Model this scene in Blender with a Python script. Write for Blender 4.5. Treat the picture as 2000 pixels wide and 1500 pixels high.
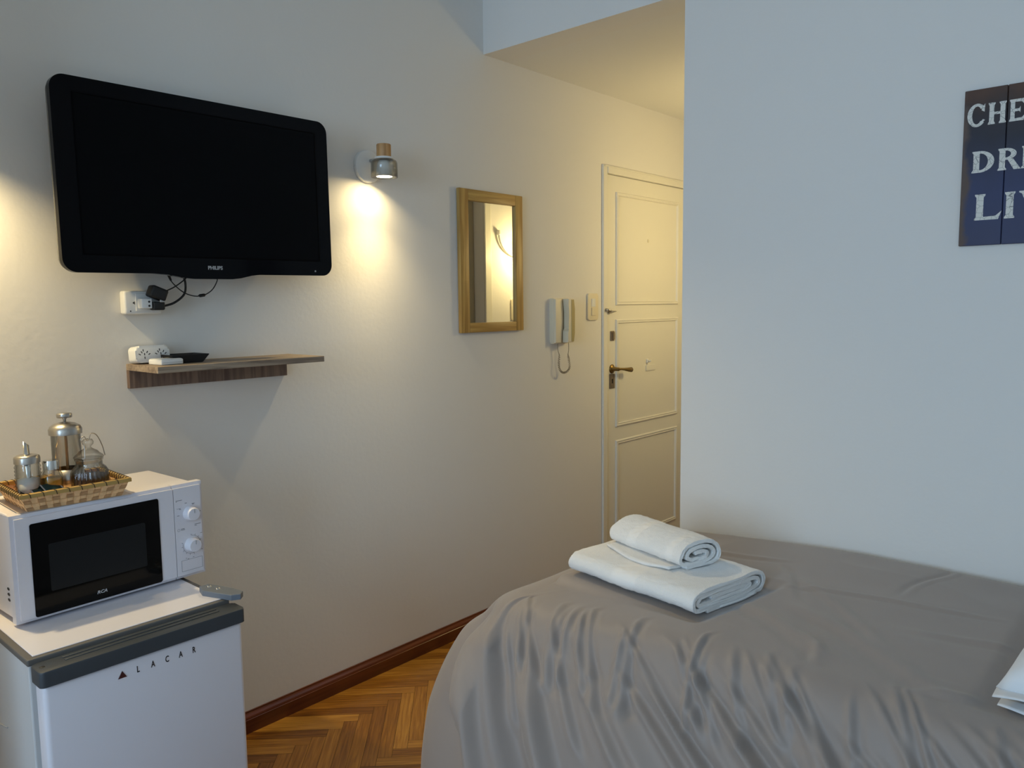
import bpy, bmesh, math, random
from mathutils import Vector, Matrix, noise
random.seed(7)
for o in list(bpy.data.objects): bpy.data.objects.remove(o)
SC = bpy.context.scene
COL = SC.collection
R = math.radians

# ------------------------------------------------------------------ camera
cam_d = bpy.data.cameras.new('camera'); cam = bpy.data.objects.new('camera', cam_d); COL.objects.link(cam)
cam_d.sensor_fit = 'HORIZONTAL'; cam_d.sensor_width = 36.0; cam_d.lens = 36.0 * 1532.627 / 2000.0
cam_d.clip_start = 0.02
YAW, PITCH, ROLL = R(41.75315), R(5.81269), R(-0.68867)
fw = Vector((-math.sin(YAW)*math.cos(PITCH), math.cos(YAW)*math.cos(PITCH), -math.sin(PITCH)))
rt = Vector((math.cos(YAW), math.sin(YAW), 0)); up = rt.cross(fw)
r2 = rt*math.cos(ROLL) + up*math.sin(ROLL); u2 = -rt*math.sin(ROLL) + up*math.cos(ROLL)
cm = Matrix((r2, u2, -fw)).transposed().to_4x4(); cm.translation = (2.312, 0, 1.40)
cam.matrix_world = cm
SC.camera = cam

# ------------------------------------------------------------------ world, lights, exposure
w = bpy.data.worlds.new('world'); SC.world = w; w.use_nodes = True
w.node_tree.nodes['Background'].inputs[0].default_value = (0.62, 0.76, 1.0, 1)
w.node_tree.nodes['Background'].inputs[1].default_value = 1.0
vs = SC.view_settings
vs.view_transform = 'Standard'; vs.look = 'None'; vs.gamma = 1.0; vs.use_curve_mapping = False
vs.exposure = 0.0
def area(name, loc, direction, sx, sy, power, color, shape='RECTANGLE', spread=180):
    l = bpy.data.lights.new(name, 'AREA'); l.shape = shape; l.size = sx; l.size_y = sy
    l.energy = power; l.color = color; l.spread = R(spread)
    o = bpy.data.objects.new(name, l); COL.objects.link(o); o.location = loc
    o.rotation_euler = Vector(direction).to_track_quat('-Z', 'Y').to_euler()
    return o
area('daylight_through_window', (1.75, -2.68, 1.65), (0.0, 1, -0.08), 1.7, 1.5, 73.0, (0.49, 0.735, 1.0))

# ------------------------------------------------------------------ material helpers
def newmat(name):
    m = bpy.data.materials.new(name); m.use_nodes = True
    nt = m.node_tree; return m, nt, nt.nodes['Principled BSDF']
def P(name, col, rough=0.5, metal=0.0, spec=0.5, bump=0.0, bscale=200.0, var=0.0, vscale=5.0, trans=0.0, ior=1.45, sheen=0.0, emis=None, estr=0.0, coat=0.0, bdist=0.002):
    m, nt, b = newmat(name)
    b.inputs['Base Color'].default_value = (*col, 1); b.inputs['Roughness'].default_value = rough
    b.inputs['Metallic'].default_value = metal; b.inputs['Specular IOR Level'].default_value = spec
    b.inputs['Transmission Weight'].default_value = trans; b.inputs['IOR'].default_value = ior
    b.inputs['Sheen Weight'].default_value = sheen; b.inputs['Coat Weight'].default_value = coat
    if emis: b.inputs['Emission Color'].default_value = (*emis, 1); b.inputs['Emission Strength'].default_value = estr
    tc = nt.nodes.new('ShaderNodeTexCoord')
    n = nt.nodes.new('ShaderNodeTexNoise'); n.inputs['Scale'].default_value = vscale; n.inputs['Detail'].default_value = 4
    nt.links.new(tc.outputs['Object'], n.inputs['Vector'])
    if var > 0:
        r = nt.nodes.new('ShaderNodeValToRGB')
        r.color_ramp.elements[0].position = 0.3; r.color_ramp.elements[1].position = 0.7
        r.color_ramp.elements[0].color = (*[c*(1-var) for c in col], 1); r.color_ramp.elements[1].color = (*[min(1, c*(1+var)) for c in col], 1)
        nt.links.new(n.outputs['Fac'], r.inputs['Fac']); nt.links.new(r.outputs['Color'], b.inputs['Base Color'])
    if bump > 0:
        n2 = nt.nodes.new('ShaderNodeTexNoise'); n2.inputs['Scale'].default_value = bscale; n2.inputs['Detail'].default_value = 5
        nt.links.new(tc.outputs['Object'], n2.inputs['Vector'])
        bp = nt.nodes.new('ShaderNodeBump'); bp.inputs['Strength'].default_value = bump; bp.inputs['Distance'].default_value = bdist
        nt.links.new(n2.outputs['Fac'], bp.inputs['Height']); nt.links.new(bp.outputs['Normal'], b.inputs['Normal'])
    return m
def wood(name, c1, c2, axis='Y', rings=18.0, stretch=14.0, rough=0.5, fine=True, c3=None, coat=0.0):
    m, nt, b = newmat(name)
    tc = nt.nodes.new('ShaderNodeTexCoord'); mp = nt.nodes.new('ShaderNodeMapping')
    s = {'X': (1, stretch, stretch), 'Y': (stretch, 1, stretch), 'Z': (stretch, stretch, 1)}[axis]
    mp.inputs['Scale'].default_value = s
    nt.links.new(tc.outputs['Object'], mp.inputs['Vector'])
    n = nt.nodes.new('ShaderNodeTexNoise'); n.inputs['Scale'].default_value = rings/6; n.inputs['Detail'].default_value = 6; n.inputs['Distortion'].default_value = 0.8
    nt.links.new(mp.outputs['Vector'], n.inputs['Vector'])
    r = nt.nodes.new('ShaderNodeValToRGB'); e = r.color_ramp.elements
    e[0].position = 0.36; e[0].color = (*c1, 1); e[1].position = 0.62; e[1].color = (*c2, 1)
    if c3: k = e.new(0.5); k.color = (*c3, 1)
    nt.links.new(n.outputs['Fac'], r.inputs['Fac']); nt.links.new(r.outputs['Color'], b.inputs['Base Color'])
    b.inputs['Roughness'].default_value = rough; b.inputs['Coat Weight'].default_value = coat
    bp = nt.nodes.new('ShaderNodeBump'); bp.inputs['Strength'].default_value = 0.25; bp.inputs['Distance'].default_value = 0.001
    nt.links.new(n.outputs['Fac'], bp.inputs['Height']); nt.links.new(bp.outputs['Normal'], b.inputs['Normal'])
    return m

# ------------------------------------------------------------------ mesh helpers
def obj(name, bm, m, parent=None, smooth=False, angle=None):
    me = bpy.data.meshes.new(name)
    bmesh.ops.recalc_face_normals(bm, faces=bm.faces[:])
    bm.to_mesh(me); bm.free()
    for mm in (m if isinstance(m, (list, tuple)) else [m]): me.materials.append(mm)
    o = bpy.data.objects.new(name, me); COL.objects.link(o)
    if parent: o.parent = parent
    if smooth or angle:
        for p in me.polygons: p.use_smooth = True
        if angle:
            try: me.set_sharp_from_angle(angle=R(angle))
            except Exception: pass
    return o
def thing(name, label, cat, loc=(0, 0, 0), rz=0.0, group=None):
    o = bpy.data.objects.new(name, None); COL.objects.link(o); o.location = loc; o.rotation_euler = (0, 0, rz)
    o.empty_display_size = 0.05
    return tag(o, label, cat, group)
def tag(o, label, cat, group=None):
    o['label'] = label; o['category'] = cat
    if group: o['group'] = group
    return o
def struct(o): o['kind'] = 'structure'; return o
def box(bm, a, b, bev=0.0, seg=2, mat=0):
    x0, y0, z0 = a; x1, y1, z1 = b
    t = bmesh.new()
    v = [t.verts.new(p) for p in ((x0,y0,z0),(x1,y0,z0),(x1,y1,z0),(x0,y1,z0),(x0,y0,z1),(x1,y0,z1),(x1,y1,z1),(x0,y1,z1))]
    for f in ((0,3,2,1),(4,5,6,7),(0,1,5,4),(1,2,6,5),(2,3,7,6),(3,0,4,7)): t.faces.new([v[i] for i in f])
    if bev > 0: bmesh.ops.bevel(t, geom=t.edges[:], offset=bev, segments=seg, affect='EDGES', profile=0.5)
    for f in t.faces: f.material_index = mat
    merge(bm, t)
def merge(bm, t, M=None):
    mp = {}
    for v in t.verts: mp[v] = bm.verts.new(M @ v.co if M else v.co)
    for f in t.faces:
        try:
            g = bm.faces.new([mp[v] for v in f.verts]); g.material_index = f.material_index; g.smooth = f.smooth
        except ValueError: pass
    t.free()
def B(a, b, bev=0.0, seg=2):
    bm = bmesh.new(); box(bm, a, b, bev, seg); return bm
def lathe(bm, prof, n=40, M=None, mat=0, flute=0, famp=0.0, fz=(0, 1)):
    t = bmesh.new(); rows = []
    for r, z in prof:
        if r < 1e-6: rows.append([t.verts.new((0, 0, z))]); continue
        row = []
        for i in range(n):
            a = 2*math.pi*i/n; rr = r
            if flute and fz[0] <= z <= fz[1]: rr = r*(1+famp*math.cos(flute*a))
            row.append(t.verts.new((rr*math.cos(a), rr*math.sin(a), z)))
        rows.append(row)
    for A, C in zip(rows[:-1], rows[1:]):
        for i in range(n):
            j = (i+1) % n
            if len(A) == 1 and len(C) == 1: continue
            if len(A) == 1: t.faces.new((A[0], C[j], C[i]))
            elif len(C) == 1: t.faces.new((A[i], A[j], C[0]))
            else: t.faces.new((A[i], A[j], C[j], C[i]))
    for f in t.faces: f.material_index = mat; f.smooth = True
    merge(bm, t, M)
def tube(bm, pts, r, n=8, cap=True, mat=0):
    pts = [Vector(p) for p in pts]; rows = []
    prev = None
    for i, p in enumerate(pts):
        d = (pts[min(i+1, len(pts)-1)] - pts[max(i-1, 0)]).normalized()
        a = (prev if prev else (Vector((0, 0, 1)) if abs(d.z) < 0.9 else Vector((1, 0, 0))))
        x = (a - d*a.dot(d)).normalized(); prev = x; y = d.cross(x)
        rr = r[i] if isinstance(r, (list, tuple)) else r
        rows.append([bm.verts.new(p + (x*math.cos(2*math.pi*k/n) + y*math.sin(2*math.pi*k/n))*rr) for k in range(n)])
    for A, C in zip(rows[:-1], rows[1:]):
        for k in range(n):
            f = bm.faces.new((A[k], A[(k+1) % n], C[(k+1) % n], C[k])); f.smooth = True; f.material_index = mat
    if cap:
        bm.faces.new(rows[0][::-1]).material_index = mat; bm.faces.new(rows[-1]).material_index = mat
def spline(pts, n=10):
    pts = [Vector(p) for p in pts]; out = []
    ext = [pts[0]*2-pts[1]] + pts + [pts[-1]*2-pts[-2]]
    for i in range(1, len(ext)-2):
        p0, p1, p2, p3 = ext[i-1:i+3]
        for k in range(n):
            t = k/n
            out.append(0.5*((2*p1)+(p2-p0)*t+(2*p0-5*p1+4*p2-p3)*t*t+(3*p1-p0-3*p2+p3)*t**3))
    out.append(pts[-1]); return out
def prism(bm, poly, M, depth, mat=0, bev=0.0):
    """poly in 2-D, extruded along local z by depth, placed with matrix M"""
    t = bmesh.new()
    A = [t.verts.new((p[0], p[1], 0)) for p in poly]; C = [t.verts.new((p[0], p[1], depth)) for p in poly]
    n = len(poly)
    t.faces.new(A[::-1]); top = t.faces.new(C)
    for i in range(n): t.faces.new((A[i], A[(i+1) % n], C[(i+1) % n], C[i]))
    if bev > 0: bmesh.ops.bevel(t, geom=list(top.edges), offset=bev, segments=3, affect='EDGES', profile=0.5)
    for f in t.faces: f.material_index = mat
    merge(bm, t, M)
def frame_x(x, y, z):      # local (right, up, out) = (+y, +z, +x)
    return Matrix(((0, 0, 1, x), (1, 0, 0, y), (0, 1, 0, z), (0, 0, 0, 1)))
def frame_my(x, y, z):     # local (right, up, out) = (+x, +z, -y)
    return Matrix(((1, 0, 0, x), (0, 0, -1, y), (0, 1, 0, z), (0, 0, 0, 1)))
def rrect(w, h, r, n=8, x0=0, y0=0):
    out = []
    for cx, cy, a0 in ((w-r, r, -90), (w-r, h-r, 0), (r, h-r, 90), (r, r, 180)):
        for k in range(n+1):
            a = R(a0+90*k/n); out.append((x0+cx+r*math.cos(a), y0+cy+r*math.sin(a)))
    return out
def text(name, s, height, M, m, parent=None, extr=0.0004, sx=1.0, shear=0.0, off=0.0, space=1.0):
    cu = bpy.data.curves.new(name, 'FONT'); cu.body = s; cu.size = height/0.72; cu.extrude = extr; cu.offset = off
    cu.shear = shear; cu.space_character = space; cu.resolution_u = 3
    tmp = bpy.data.objects.new(name+'_tmp', cu); COL.objects.link(tmp)
    me = bpy.data.meshes.new_from_object(tmp)
    bpy.data.objects.remove(tmp); bpy.data.curves.remove(cu)
    me.transform(M @ Matrix.Diagonal((sx, 1, 1, 1)))
    me.materials.clear(); me.materials.append(m); me.name = name
    o = bpy.data.objects.new(name, me); COL.objects.link(o)
    if parent: o.parent = parent
    return o

# ------------------------------------------------------------------ materials
M_wall = P('plaster_wall', (0.80, 0.778, 0.738), 0.75, bump=0.25, bscale=55, bdist=0.002, spec=0.25)
M_ceil = P('ceiling_paint', (0.80, 0.79, 0.76), 0.8, bump=0.2, bscale=40, bdist=0.003, spec=0.2)
M_door = P('door_enamel', (0.80, 0.77, 0.68), 0.38, bump=0.1, bscale=25, bdist=0.002)
M_dark = P('dark_gap', (0.02, 0.018, 0.015), 0.9)
M_base = wood('baseboard_wood', (0.085, 0.017, 0.006), (0.15, 0.036, 0.011), 'Y', 12, 20, 0.3, coat=0.4)
M_tvb = P('gloss_black_plastic', (0.003, 0.003, 0.004), 0.12, spec=0.12)
M_scr = P('screen_black', (0.002, 0.0022, 0.003), 0.3, spec=0.08)
M_tvs = P('grey_plastic_side', (0.10, 0.10, 0.10), 0.4)
M_tvk = P('matt_black_plastic', (0.012, 0.012, 0.013), 0.55)
M_logo = P('logo_silver', (0.45, 0.46, 0.48), 0.4, metal=0.3)
M_white = P('white_plastic', (0.80, 0.80, 0.78), 0.35)
M_whiteg = P('white_enamel', (0.74, 0.71, 0.75), 0.3)
M_phone = P('ivory_plastic', (0.78, 0.70, 0.52), 0.4)
M_cream = P('cream_plastic', (0.72, 0.66, 0.48), 0.4)
M_tan = P('tan_plastic', (0.44, 0.36, 0.17), 0.4)
M_cable = P('black_rubber', (0.01, 0.01, 0.01), 0.5)
M_shelf = wood('shelf_oak_laminate', (0.17, 0.12, 0.085), (0.36, 0.28, 0.20), 'Y', 22, 16, 0.6)
M_shelfb = wood('shelf_oak_upright_grain', (0.13, 0.085, 0.065), (0.25, 0.175, 0.13), 'Z', 22, 16, 0.6)
M_pine_v = wood('pine_upright', (0.36, 0.20, 0.05), (0.60, 0.39, 0.12), 'Z', 14, 22, 0.45)
M_pine_h = wood('pine_across', (0.36, 0.20, 0.05), (0.60, 0.39, 0.12), 'Y', 14, 22, 0.45)
M_socket = wood('lamp_wood', (0.40, 0.20, 0.07), (0.62, 0.36, 0.15), 'Z', 20, 20, 0.5)
M_mirror = P('mirror_silver', (0.86, 0.87, 0.86), 0.01, metal=1.0)
def thin_glass(name, clear, edge, ior=1.35):
    m, nt, b = newmat(name); nt.nodes.remove(b)
    tr = nt.nodes.new('ShaderNodeBsdfTransparent'); gl_ = nt.nodes.new('ShaderNodeBsdfGlossy'); gl_.inputs['Roughness'].default_value = 0.03
    lw = nt.nodes.new('ShaderNodeLayerWeight'); lw.inputs['Blend'].default_value = 0.35
    mc = nt.nodes.new('ShaderNodeMix'); mc.data_type = 'RGBA'; mc.inputs[6].default_value = (*clear, 1); mc.inputs[7].default_value = (*edge, 1)
    nt.links.new(lw.outputs['Facing'], mc.inputs['Factor']); nt.links.new(mc.outputs[2], tr.inputs[0])
    pw = nt.nodes.new('ShaderNodeMath'); pw.operation = 'POWER'; pw.inputs[1].default_value = 3.0; nt.links.new(lw.outputs['Facing'], pw.inputs[0])
    fr = nt.nodes.new('ShaderNodeMath'); fr.operation = 'MULTIPLY_ADD'; fr.inputs[1].default_value = 0.6; fr.inputs[2].default_value = 0.07; nt.links.new(pw.outputs[0], fr.inputs[0])
    mx = nt.nodes.new('ShaderNodeMixShader'); nt.links.new(fr.outputs[0], mx.inputs[0]); nt.links.new(tr.outputs[0], mx.inputs[1]); nt.links.new(gl_.outputs[0], mx.inputs[2])
    nt.links.new(mx.outputs[0], nt.nodes['Material Output'].inputs[0]); return m
M_glass = thin_glass('clear_glass', (0.97, 0.975, 0.97), (0.42, 0.42, 0.40))
M_chrome = P('chrome', (0.72, 0.71, 0.68), 0.12, metal=1.0)
M_brushed = P('brushed_steel', (0.50, 0.47, 0.43), 0.3, metal=1.0)
M_brass = P('aged_brass', (0.26, 0.17, 0.055), 0.38, metal=0.9)
M_lockm = P('worn_lock_plate', (0.22, 0.17, 0.12), 0.5, metal=0.6, var=0.2, vscale=60)
M_fgrey = P('dark_grey_plastic', (0.045, 0.052, 0.06), 0.42)
M_hinge = P('mid_grey_plastic', (0.14, 0.155, 0.18), 0.45)
M_trim = P('brown_grey_edge', (0.12, 0.11, 0.10), 0.5)
M_gask = P('grey_gasket', (0.36, 0.37, 0.39), 0.6)
M_ink = P('printed_black', (0.02, 0.02, 0.022), 0.5)
M_print = P('printed_grey', (0.16, 0.16, 0.18), 0.5)
M_mwdoor = P('oven_black_glass', (0.002, 0.002, 0.002), 0.08, spec=0.2)
M_mwin = P('oven_window_mesh', (0.012, 0.013, 0.014), 0.3, spec=0.2)
M_red = P('dark_red_badge', (0.06, 0.012, 0.01), 0.4)
M_duvet = P('taupe_satin', (0.305, 0.256, 0.226), 0.52, spec=0.32, sheen=0.25, bump=0.06, bscale=45, bdist=0.002)
M_sheet = P('white_cotton', (0.80, 0.80, 0.80), 0.8, sheen=0.2, bump=0.1, bscale=40)
M_towel = P('white_terry', (0.92, 0.90, 0.865), 0.95, sheen=0.4, bump=0.8, bscale=420, bdist=0.003)
M_band = P('towel_band', (0.91, 0.89, 0.855), 0.85, bump=0.3, bscale=700, bdist=0.001)
M_gold = P('gold_foil', (0.56, 0.36, 0.12), 0.32, metal=0.5)
M_bind = P('dark_binding', (0.05, 0.03, 0.015), 0.6)
M_straw1 = P('pale_straw', (0.80, 0.50, 0.25), 0.6, var=0.15, vscale=60)
M_straw2 = P('brown_straw', (0.46, 0.26, 0.12), 0.6, var=0.2, vscale=60)
M_spice = P('ochre_powder', (0.60, 0.33, 0.04), 0.9, bump=0.5, bscale=500)
M_coffee = P('coffee_granules', (0.03, 0.015, 0.008), 0.8, bump=1.0, bscale=600)
M_sugar = P('sugar', (0.82, 0.82, 0.80), 0.9)
M_sachet = P('dark_green_sachet', (0.008, 0.03, 0.028), 0.35)
M_liner = P('clear_plastic_sheet', (0.50, 0.44, 0.40), 0.3)

# ------------------------------------------------------------------ room
XE, YN, YF, ZC = 3.25, -2.6, 2.438, 2.78        # east wall, near wall, far wall, ceiling
HX, HY, HZ = 0.932, 4.75, 2.425                 # hallway: right wall, end wall, ceiling
# floor: herringbone parquet laid as real strips
def make_floor():
    m, nt, b = newmat('parquet')
    at = nt.nodes.new('ShaderNodeAttribute'); at.attribute_name = 'tone'
    uv = nt.nodes.new('ShaderNodeUVMap'); uv.uv_map = 'UVMap'
    mp = nt.nodes.new('ShaderNodeMapping'); mp.inputs['Scale'].default_value = (3.2, 60, 1)
    nt.links.new(uv.outputs['UV'], mp.inputs['Vector'])
    n = nt.nodes.new('ShaderNodeTexNoise'); n.inputs['Scale'].default_value = 2.2; n.inputs['Detail'].default_value = 7; n.inputs['Distortion'].default_value = 0.6
    nt.links.new(mp.outputs['Vector'], n.inputs['Vector'])
    mx = nt.nodes.new('ShaderNodeMath'); mx.operation = 'MULTIPLY_ADD'; mx.inputs[1].default_value = 0.75
    nt.links.new(n.outputs['Fac'], mx.inputs[0]); 
    ad = nt.nodes.new('ShaderNodeMath'); ad.operation = 'MULTIPLY_ADD'; ad.inputs[1].default_value = 0.42; ad.inputs[2].default_value = -0.08
    nt.links.new(at.outputs['Fac'], ad.inputs[0]); nt.links.new(ad.outputs[0], mx.inputs[2])
    r = nt.nodes.new('ShaderNodeValToRGB'); e = r.color_ramp.elements
    e[0].position = 0.28; e[0].color = (0.12, 0.038, 0.003, 1); e[1].position = 0.85; e[1].color = (0.50, 0.25, 0.042, 1)
    k = e.new(0.55); k.color = (0.28, 0.115, 0.012, 1)
    nt.links.new(mx.outputs[0], r.inputs['Fac']); nt.links.new(r.outputs['Color'], b.inputs['Base Color'])
    b.inputs['Roughness'].default_value = 0.32; b.inputs['Coat Weight'].default_value = 0.25; b.inputs['Coat Roughness'].default_value = 0.2
    bp = nt.nodes.new('ShaderNodeBump'); bp.inputs['Strength'].default_value = 0.15; bp.inputs['Distance'].default_value = 0.001
    nt.links.new(n.outputs['Fac'], bp.inputs['Height']); nt.links.new(bp.outputs['Normal'], b.inputs['Normal'])
    bm = bmesh.new(); uvl = bm.loops.layers.uv.new('UVMap'); tl = bm.faces.layers.float.new('tone_f')
    Wd, L, g = 0.045, 0.36, 0.0005
    s2 = math.sqrt(0.5); ox, oy = -0.03, 0.005
    def W(a, c): return ((a-c)*s2+ox, (a+c)*s2+oy)
    for i in range(-70, 130):
        for j in range(-12, 14):
            for kind in (0, 1):
                a0 = i*Wd + j*L; c0 = i*Wd - j*L
                if kind == 0: ra = (a0, c0, a0+L, c0+Wd)
                else: ra = (a0+L, c0+Wd-L, a0+L+Wd, c0+Wd)
                cx, cy = W((ra[0]+ra[2])/2, (ra[1]+ra[3])/2)
                if not (-0.3 < cx < XE+0.3 and YN-0.3 < cy < HY+0.3): continue
                rnd = random.random(); u0, v0 = random.random()*9, random.random()*9
                co = [(ra[0]+g, ra[1]+g), (ra[2]-g, ra[1]+g), (ra[2]-g, ra[3]-g), (ra[0]+g, ra[3]-g)]
                f = bm.faces.new([bm.verts.new((*W(*c), 0.0)) for c in co])
                f[tl] = rnd
                for l, c in zip(f.loops, co):
                    du, dv = c[0]-ra[0], c[1]-ra[1]
                    if kind: du, dv = dv, du
                    l[uvl].uv = (u0+du, v0+dv)
    for pc, pn in (((-0.02, 0, 0), (-1, 0, 0)), ((XE+0.02, 0, 0), (1, 0, 0)), ((0, YN-0.02, 0), (0, -1, 0)), ((0, HY+0.02, 0), (0, 1, 0))):
        bmesh.ops.bisect_plane(bm, geom=bm.verts[:]+bm.edges[:]+bm.faces[:], plane_co=pc, plane_no=pn, clear_outer=True)
    me = bpy.data.meshes.new('floor'); 
    t = bmesh.new(); box(t, (-0.02, YN-0.02, -0.12), (XE+0.02, HY+0.02, -0.0008))
    for f in t.faces: f.material_index = 1
    merge(bm, t)
    bm.to_mesh(me)
    tones = [f[tl] for f in bm.faces]; bm.free()
    me.materials.append(m); me.materials.append(M_dark)
    a = me.attributes.new('tone', 'FLOAT', 'FACE')
    for i, v in enumerate(tones): a.data[i].value = v
    o = bpy.data.objects.new('floor', me); COL.objects.link(o); struct(o)
make_floor()

D0, D1, DT = 3.318, 4.118, 2.046                # entrance door opening in the left wall
bm = bmesh.new()
box(bm, (-0.16, YN, 0), (0, D0, ZC)); box(bm, (-0.16, D0, DT), (0, D1, ZC)); box(bm, (-0.16, D1, 0), (0, HY, ZC))
struct(obj('wall_left', bm, M_wall))
struct(obj('wall_far', B((HX, YF, 0), (XE, YF+0.14, ZC)), M_wall))
struct(obj('wall_header', B((0, YF, HZ), (HX, YF+0.14, ZC)), M_wall))
K0, K1, KT = 2.60, 3.375, 2.05                  # bathroom doorway on the hall's right side
bm = bmesh.new()
box(bm, (HX, YF+0.14, 0), (HX+0.12, K0, HZ)); box(bm, (HX, K0, KT), (HX+0.12, K1, HZ)); box(bm, (HX, K1, 0), (HX+0.12, HY, HZ))
struct(obj('wall_hall_right', bm, M_wall))
struct(obj('wall_hall_end', B((-0.16, HY, 0), (HX+0.12, HY+0.1, ZC)), M_wall))
struct(obj('ceiling_hall', B((0, YF+0.14, HZ), (HX+0.12, HY, HZ+0.08)), M_ceil))
struct(obj('ceiling', B((-0.16, YN-0.1, ZC), (XE+0.14, YF+0.14, ZC+0.1)), M_ceil))
W0, W1, WB, WT = 0.85, 2.65, 0.85, 2.45
bm = bmesh.new()
box(bm, (-0.16, YN-0.12, 0), (W0, YN, ZC)); box(bm, (W1, YN-0.12, 0), (XE+0.14, YN, ZC))
box(bm, (W0, YN-0.12, 0), (W1, YN, WB)); box(bm, (W0, YN-0.12, WT), (W1, YN, ZC))
struct(obj('wall_near', bm, M_wall))
struct(obj('wall_right', B((XE, YN, 0), (XE+0.14, YF+0.14, ZC)), M_wall))
struct(obj('added_shade_block', B((0, -1.2, 0), (0.52, 0.10, ZC), 0.002), M_wall))  # unseen block, added to keep window light off the fridge side
# window in the near wall, behind the viewer
wr = bpy.data.objects.new('window_1', None); COL.objects.link(wr); struct(wr)
def sash(x0, x1):
    bm = bmesh.new()
    for a, b_ in (((x0, YN-.06, WB), (x0+.05, YN-.02, WT)), ((x1-.05, YN-.06, WB), (x1, YN-.02, WT)), ((x0, YN-.06, WB), (x1, YN-.02, WB+.05)), ((x0, YN-.06, WT-.05), (x1, YN-.02, WT))): box(bm, a, b_, 0.004)
    obj('window_frame', bm, M_white, wr)
sash(W0, (W0+W1)/2); sash((W0+W1)/2, W1)
obj('window_sill', B((W0-.05, YN-.02, WB-.03), (W1+.05, YN+.04, WB), 0.004), M_white, wr)

# baseboards: dark red-brown with moulded top
def baseboard(name, p0, p1, nrm):
    prof = [(0, 0), (0.016, 0), (0.016, 0.046), (0.0145, 0.0475), (0.0145, 0.050), (0.0125, 0.055), (0.0075, 0.062), (0.0055, 0.066), (0.0055, 0.0705), (0, 0.0705)]
    bm = bmesh.new(); p0 = Vector(p0); p1 = Vector(p1); nrm = Vector(nrm)
    A = [bm.verts.new(p0 + nrm*a + Vector((0, 0, c))) for a, c in prof]; C = [bm.verts.new(p1 + nrm*a + Vector((0, 0, c))) for a, c in prof]
    for i in range(len(prof)-1): bm.faces.new((A[i], A[i+1], C[i+1], C[i]))
    bm.faces.new(A); bm.faces.new(C)
    return struct(obj(name, bm, M_base))
baseboard('baseboard_left', (0, YN, 0), (0, D0-0.045, 0), (1, 0, 0))
baseboard('baseboard_far', (HX, YF, 0), (XE, YF, 0), (0, -1, 0))
baseboard('baseboard_hall', (HX, K1+0.06, 0), (HX, HY, 0), (-1, 0, 0))
baseboard('baseboard_near', (0, YN, 0), (XE, YN, 0), (0, 1, 0))

# ------------------------------------------------------------------ entrance door (door_1)
d1 = bpy.data.objects.new('door_1', None); COL.objects.link(d1); d1.location = (0, D0, 0); struct(d1)
d1['label'] = 'cream painted panelled entrance door in the hallway with lever handle'
bm = bmesh.new(); box(bm, (-0.045, 0.0035, 0.004), (0.0, D1-D0-0.0035, DT-0.003), 0.001, 1)
obj('door_leaf', bm, M_door, d1)
bm = bmesh.new(); cw = 0.041
def casing_piece(bm, a, b_):
    box(bm, a, b_, 0.003, 2)
casing_piece(bm, (0.0, -cw, 0), (0.009, 0.0, DT+cw)); casing_piece(bm, (0.0, D1-D0, 0), (0.012, D1-D0+cw, DT+cw)); casing_piece(bm, (0.0, 0.0, DT), (0.0118, D1-D0, DT+cw))
box(bm, (0.008, -cw+0.003, 0.001), (0.0115, -cw+0.010, DT+cw-0.002), 0.002); box(bm, (0.011, -cw+0.012, DT+cw-0.010), (0.0145, D1-D0+cw-0.002, DT+cw-0.0025), 0.002)
obj('door_casing', bm, M_door, d1)
obj('gap_shade_backing', B((-0.12, 0, 0), (-0.06, D1-D0, DT)), M_dark, d1)  # dark backing behind the leaf, stands in for shade in the door gap
def moulding(y0, y1, z0, z1):
    bm = bmesh.new(); wd = 0.020
    prof = [(0, 0), (0, 0.004), (0.004, 0.0085), (0.009, 0.008), (0.0105, 0.0055), (0.013, 0.0055), (0.017, 0.008), (wd, 0.002), (wd, 0)]
    rings = []
    for (cy, cz, sy, sz) in ((y0, z0, 1, 1), (y1, z0, -1, 1), (y1, z1, -1, -1), (y0, z1, 1, -1)):
        rings.append([bm.verts.new((h, cy+sy*a, cz+sz*a)) for a, h in prof])
    for i in range(4):
        A, C = rings[i], rings[(i+1) % 4]
        for k in range(len(prof)-1): bm.faces.new((A[k], A[k+1], C[k+1], C[k]))
    return obj('panel_moulding', bm, M_door, d1)
for z0, z1 in ((1.388, 1.962), (0.752, 1.314), (0.122, 0.680)): moulding(0.082, 0.712, z0, z1)
# door furniture
def dthing(name, bm, m, **k): return obj(name, bm, m, d1, **k)
bm = bmesh.new(); lathe(bm, [(0, 0), (0.024, 0), (0.024, 0.003), (0.018, 0.007), (0.010, 0.009), (0.009, 0.045), (0, 0.047)], 28, frame_x(0.0, 0.050, 1.060))
hd = dthing('door_handle', bm, M_brass)
bm = bmesh.new(); tube(bm, [(0.042, 0.045, 1.060), (0.044, 0.07, 1.060), (0.044, 0.10, 1.057), (0.044, 0.14, 1.052), (0.043, 0.165, 1.050)], [0.007, 0.006, 0.007, 0.011, 0.0135], 14)
obj('lever', bm, M_brass, hd)
bm = bmesh.new(); box(bm, (0, 0.026, 0.958), (0.004, 0.072, 1.034), 0.0015); box(bm, (0.004, 0.045, 0.985), (0.0062, 0.053, 1.008), 0.0008, mat=1)
obj('lock_plate', bm, [M_lockm, M_dark], d1)
bm = bmesh.new(); box(bm, (0, 0.034, 1.206), (0.006, 0.066, 1.256), 0.002); box(bm, (0.006, 0.044, 1.212), (0.010, 0.062, 1.25), 0.001)
obj('lock_cover', bm, M_lockm, d1)
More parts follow.
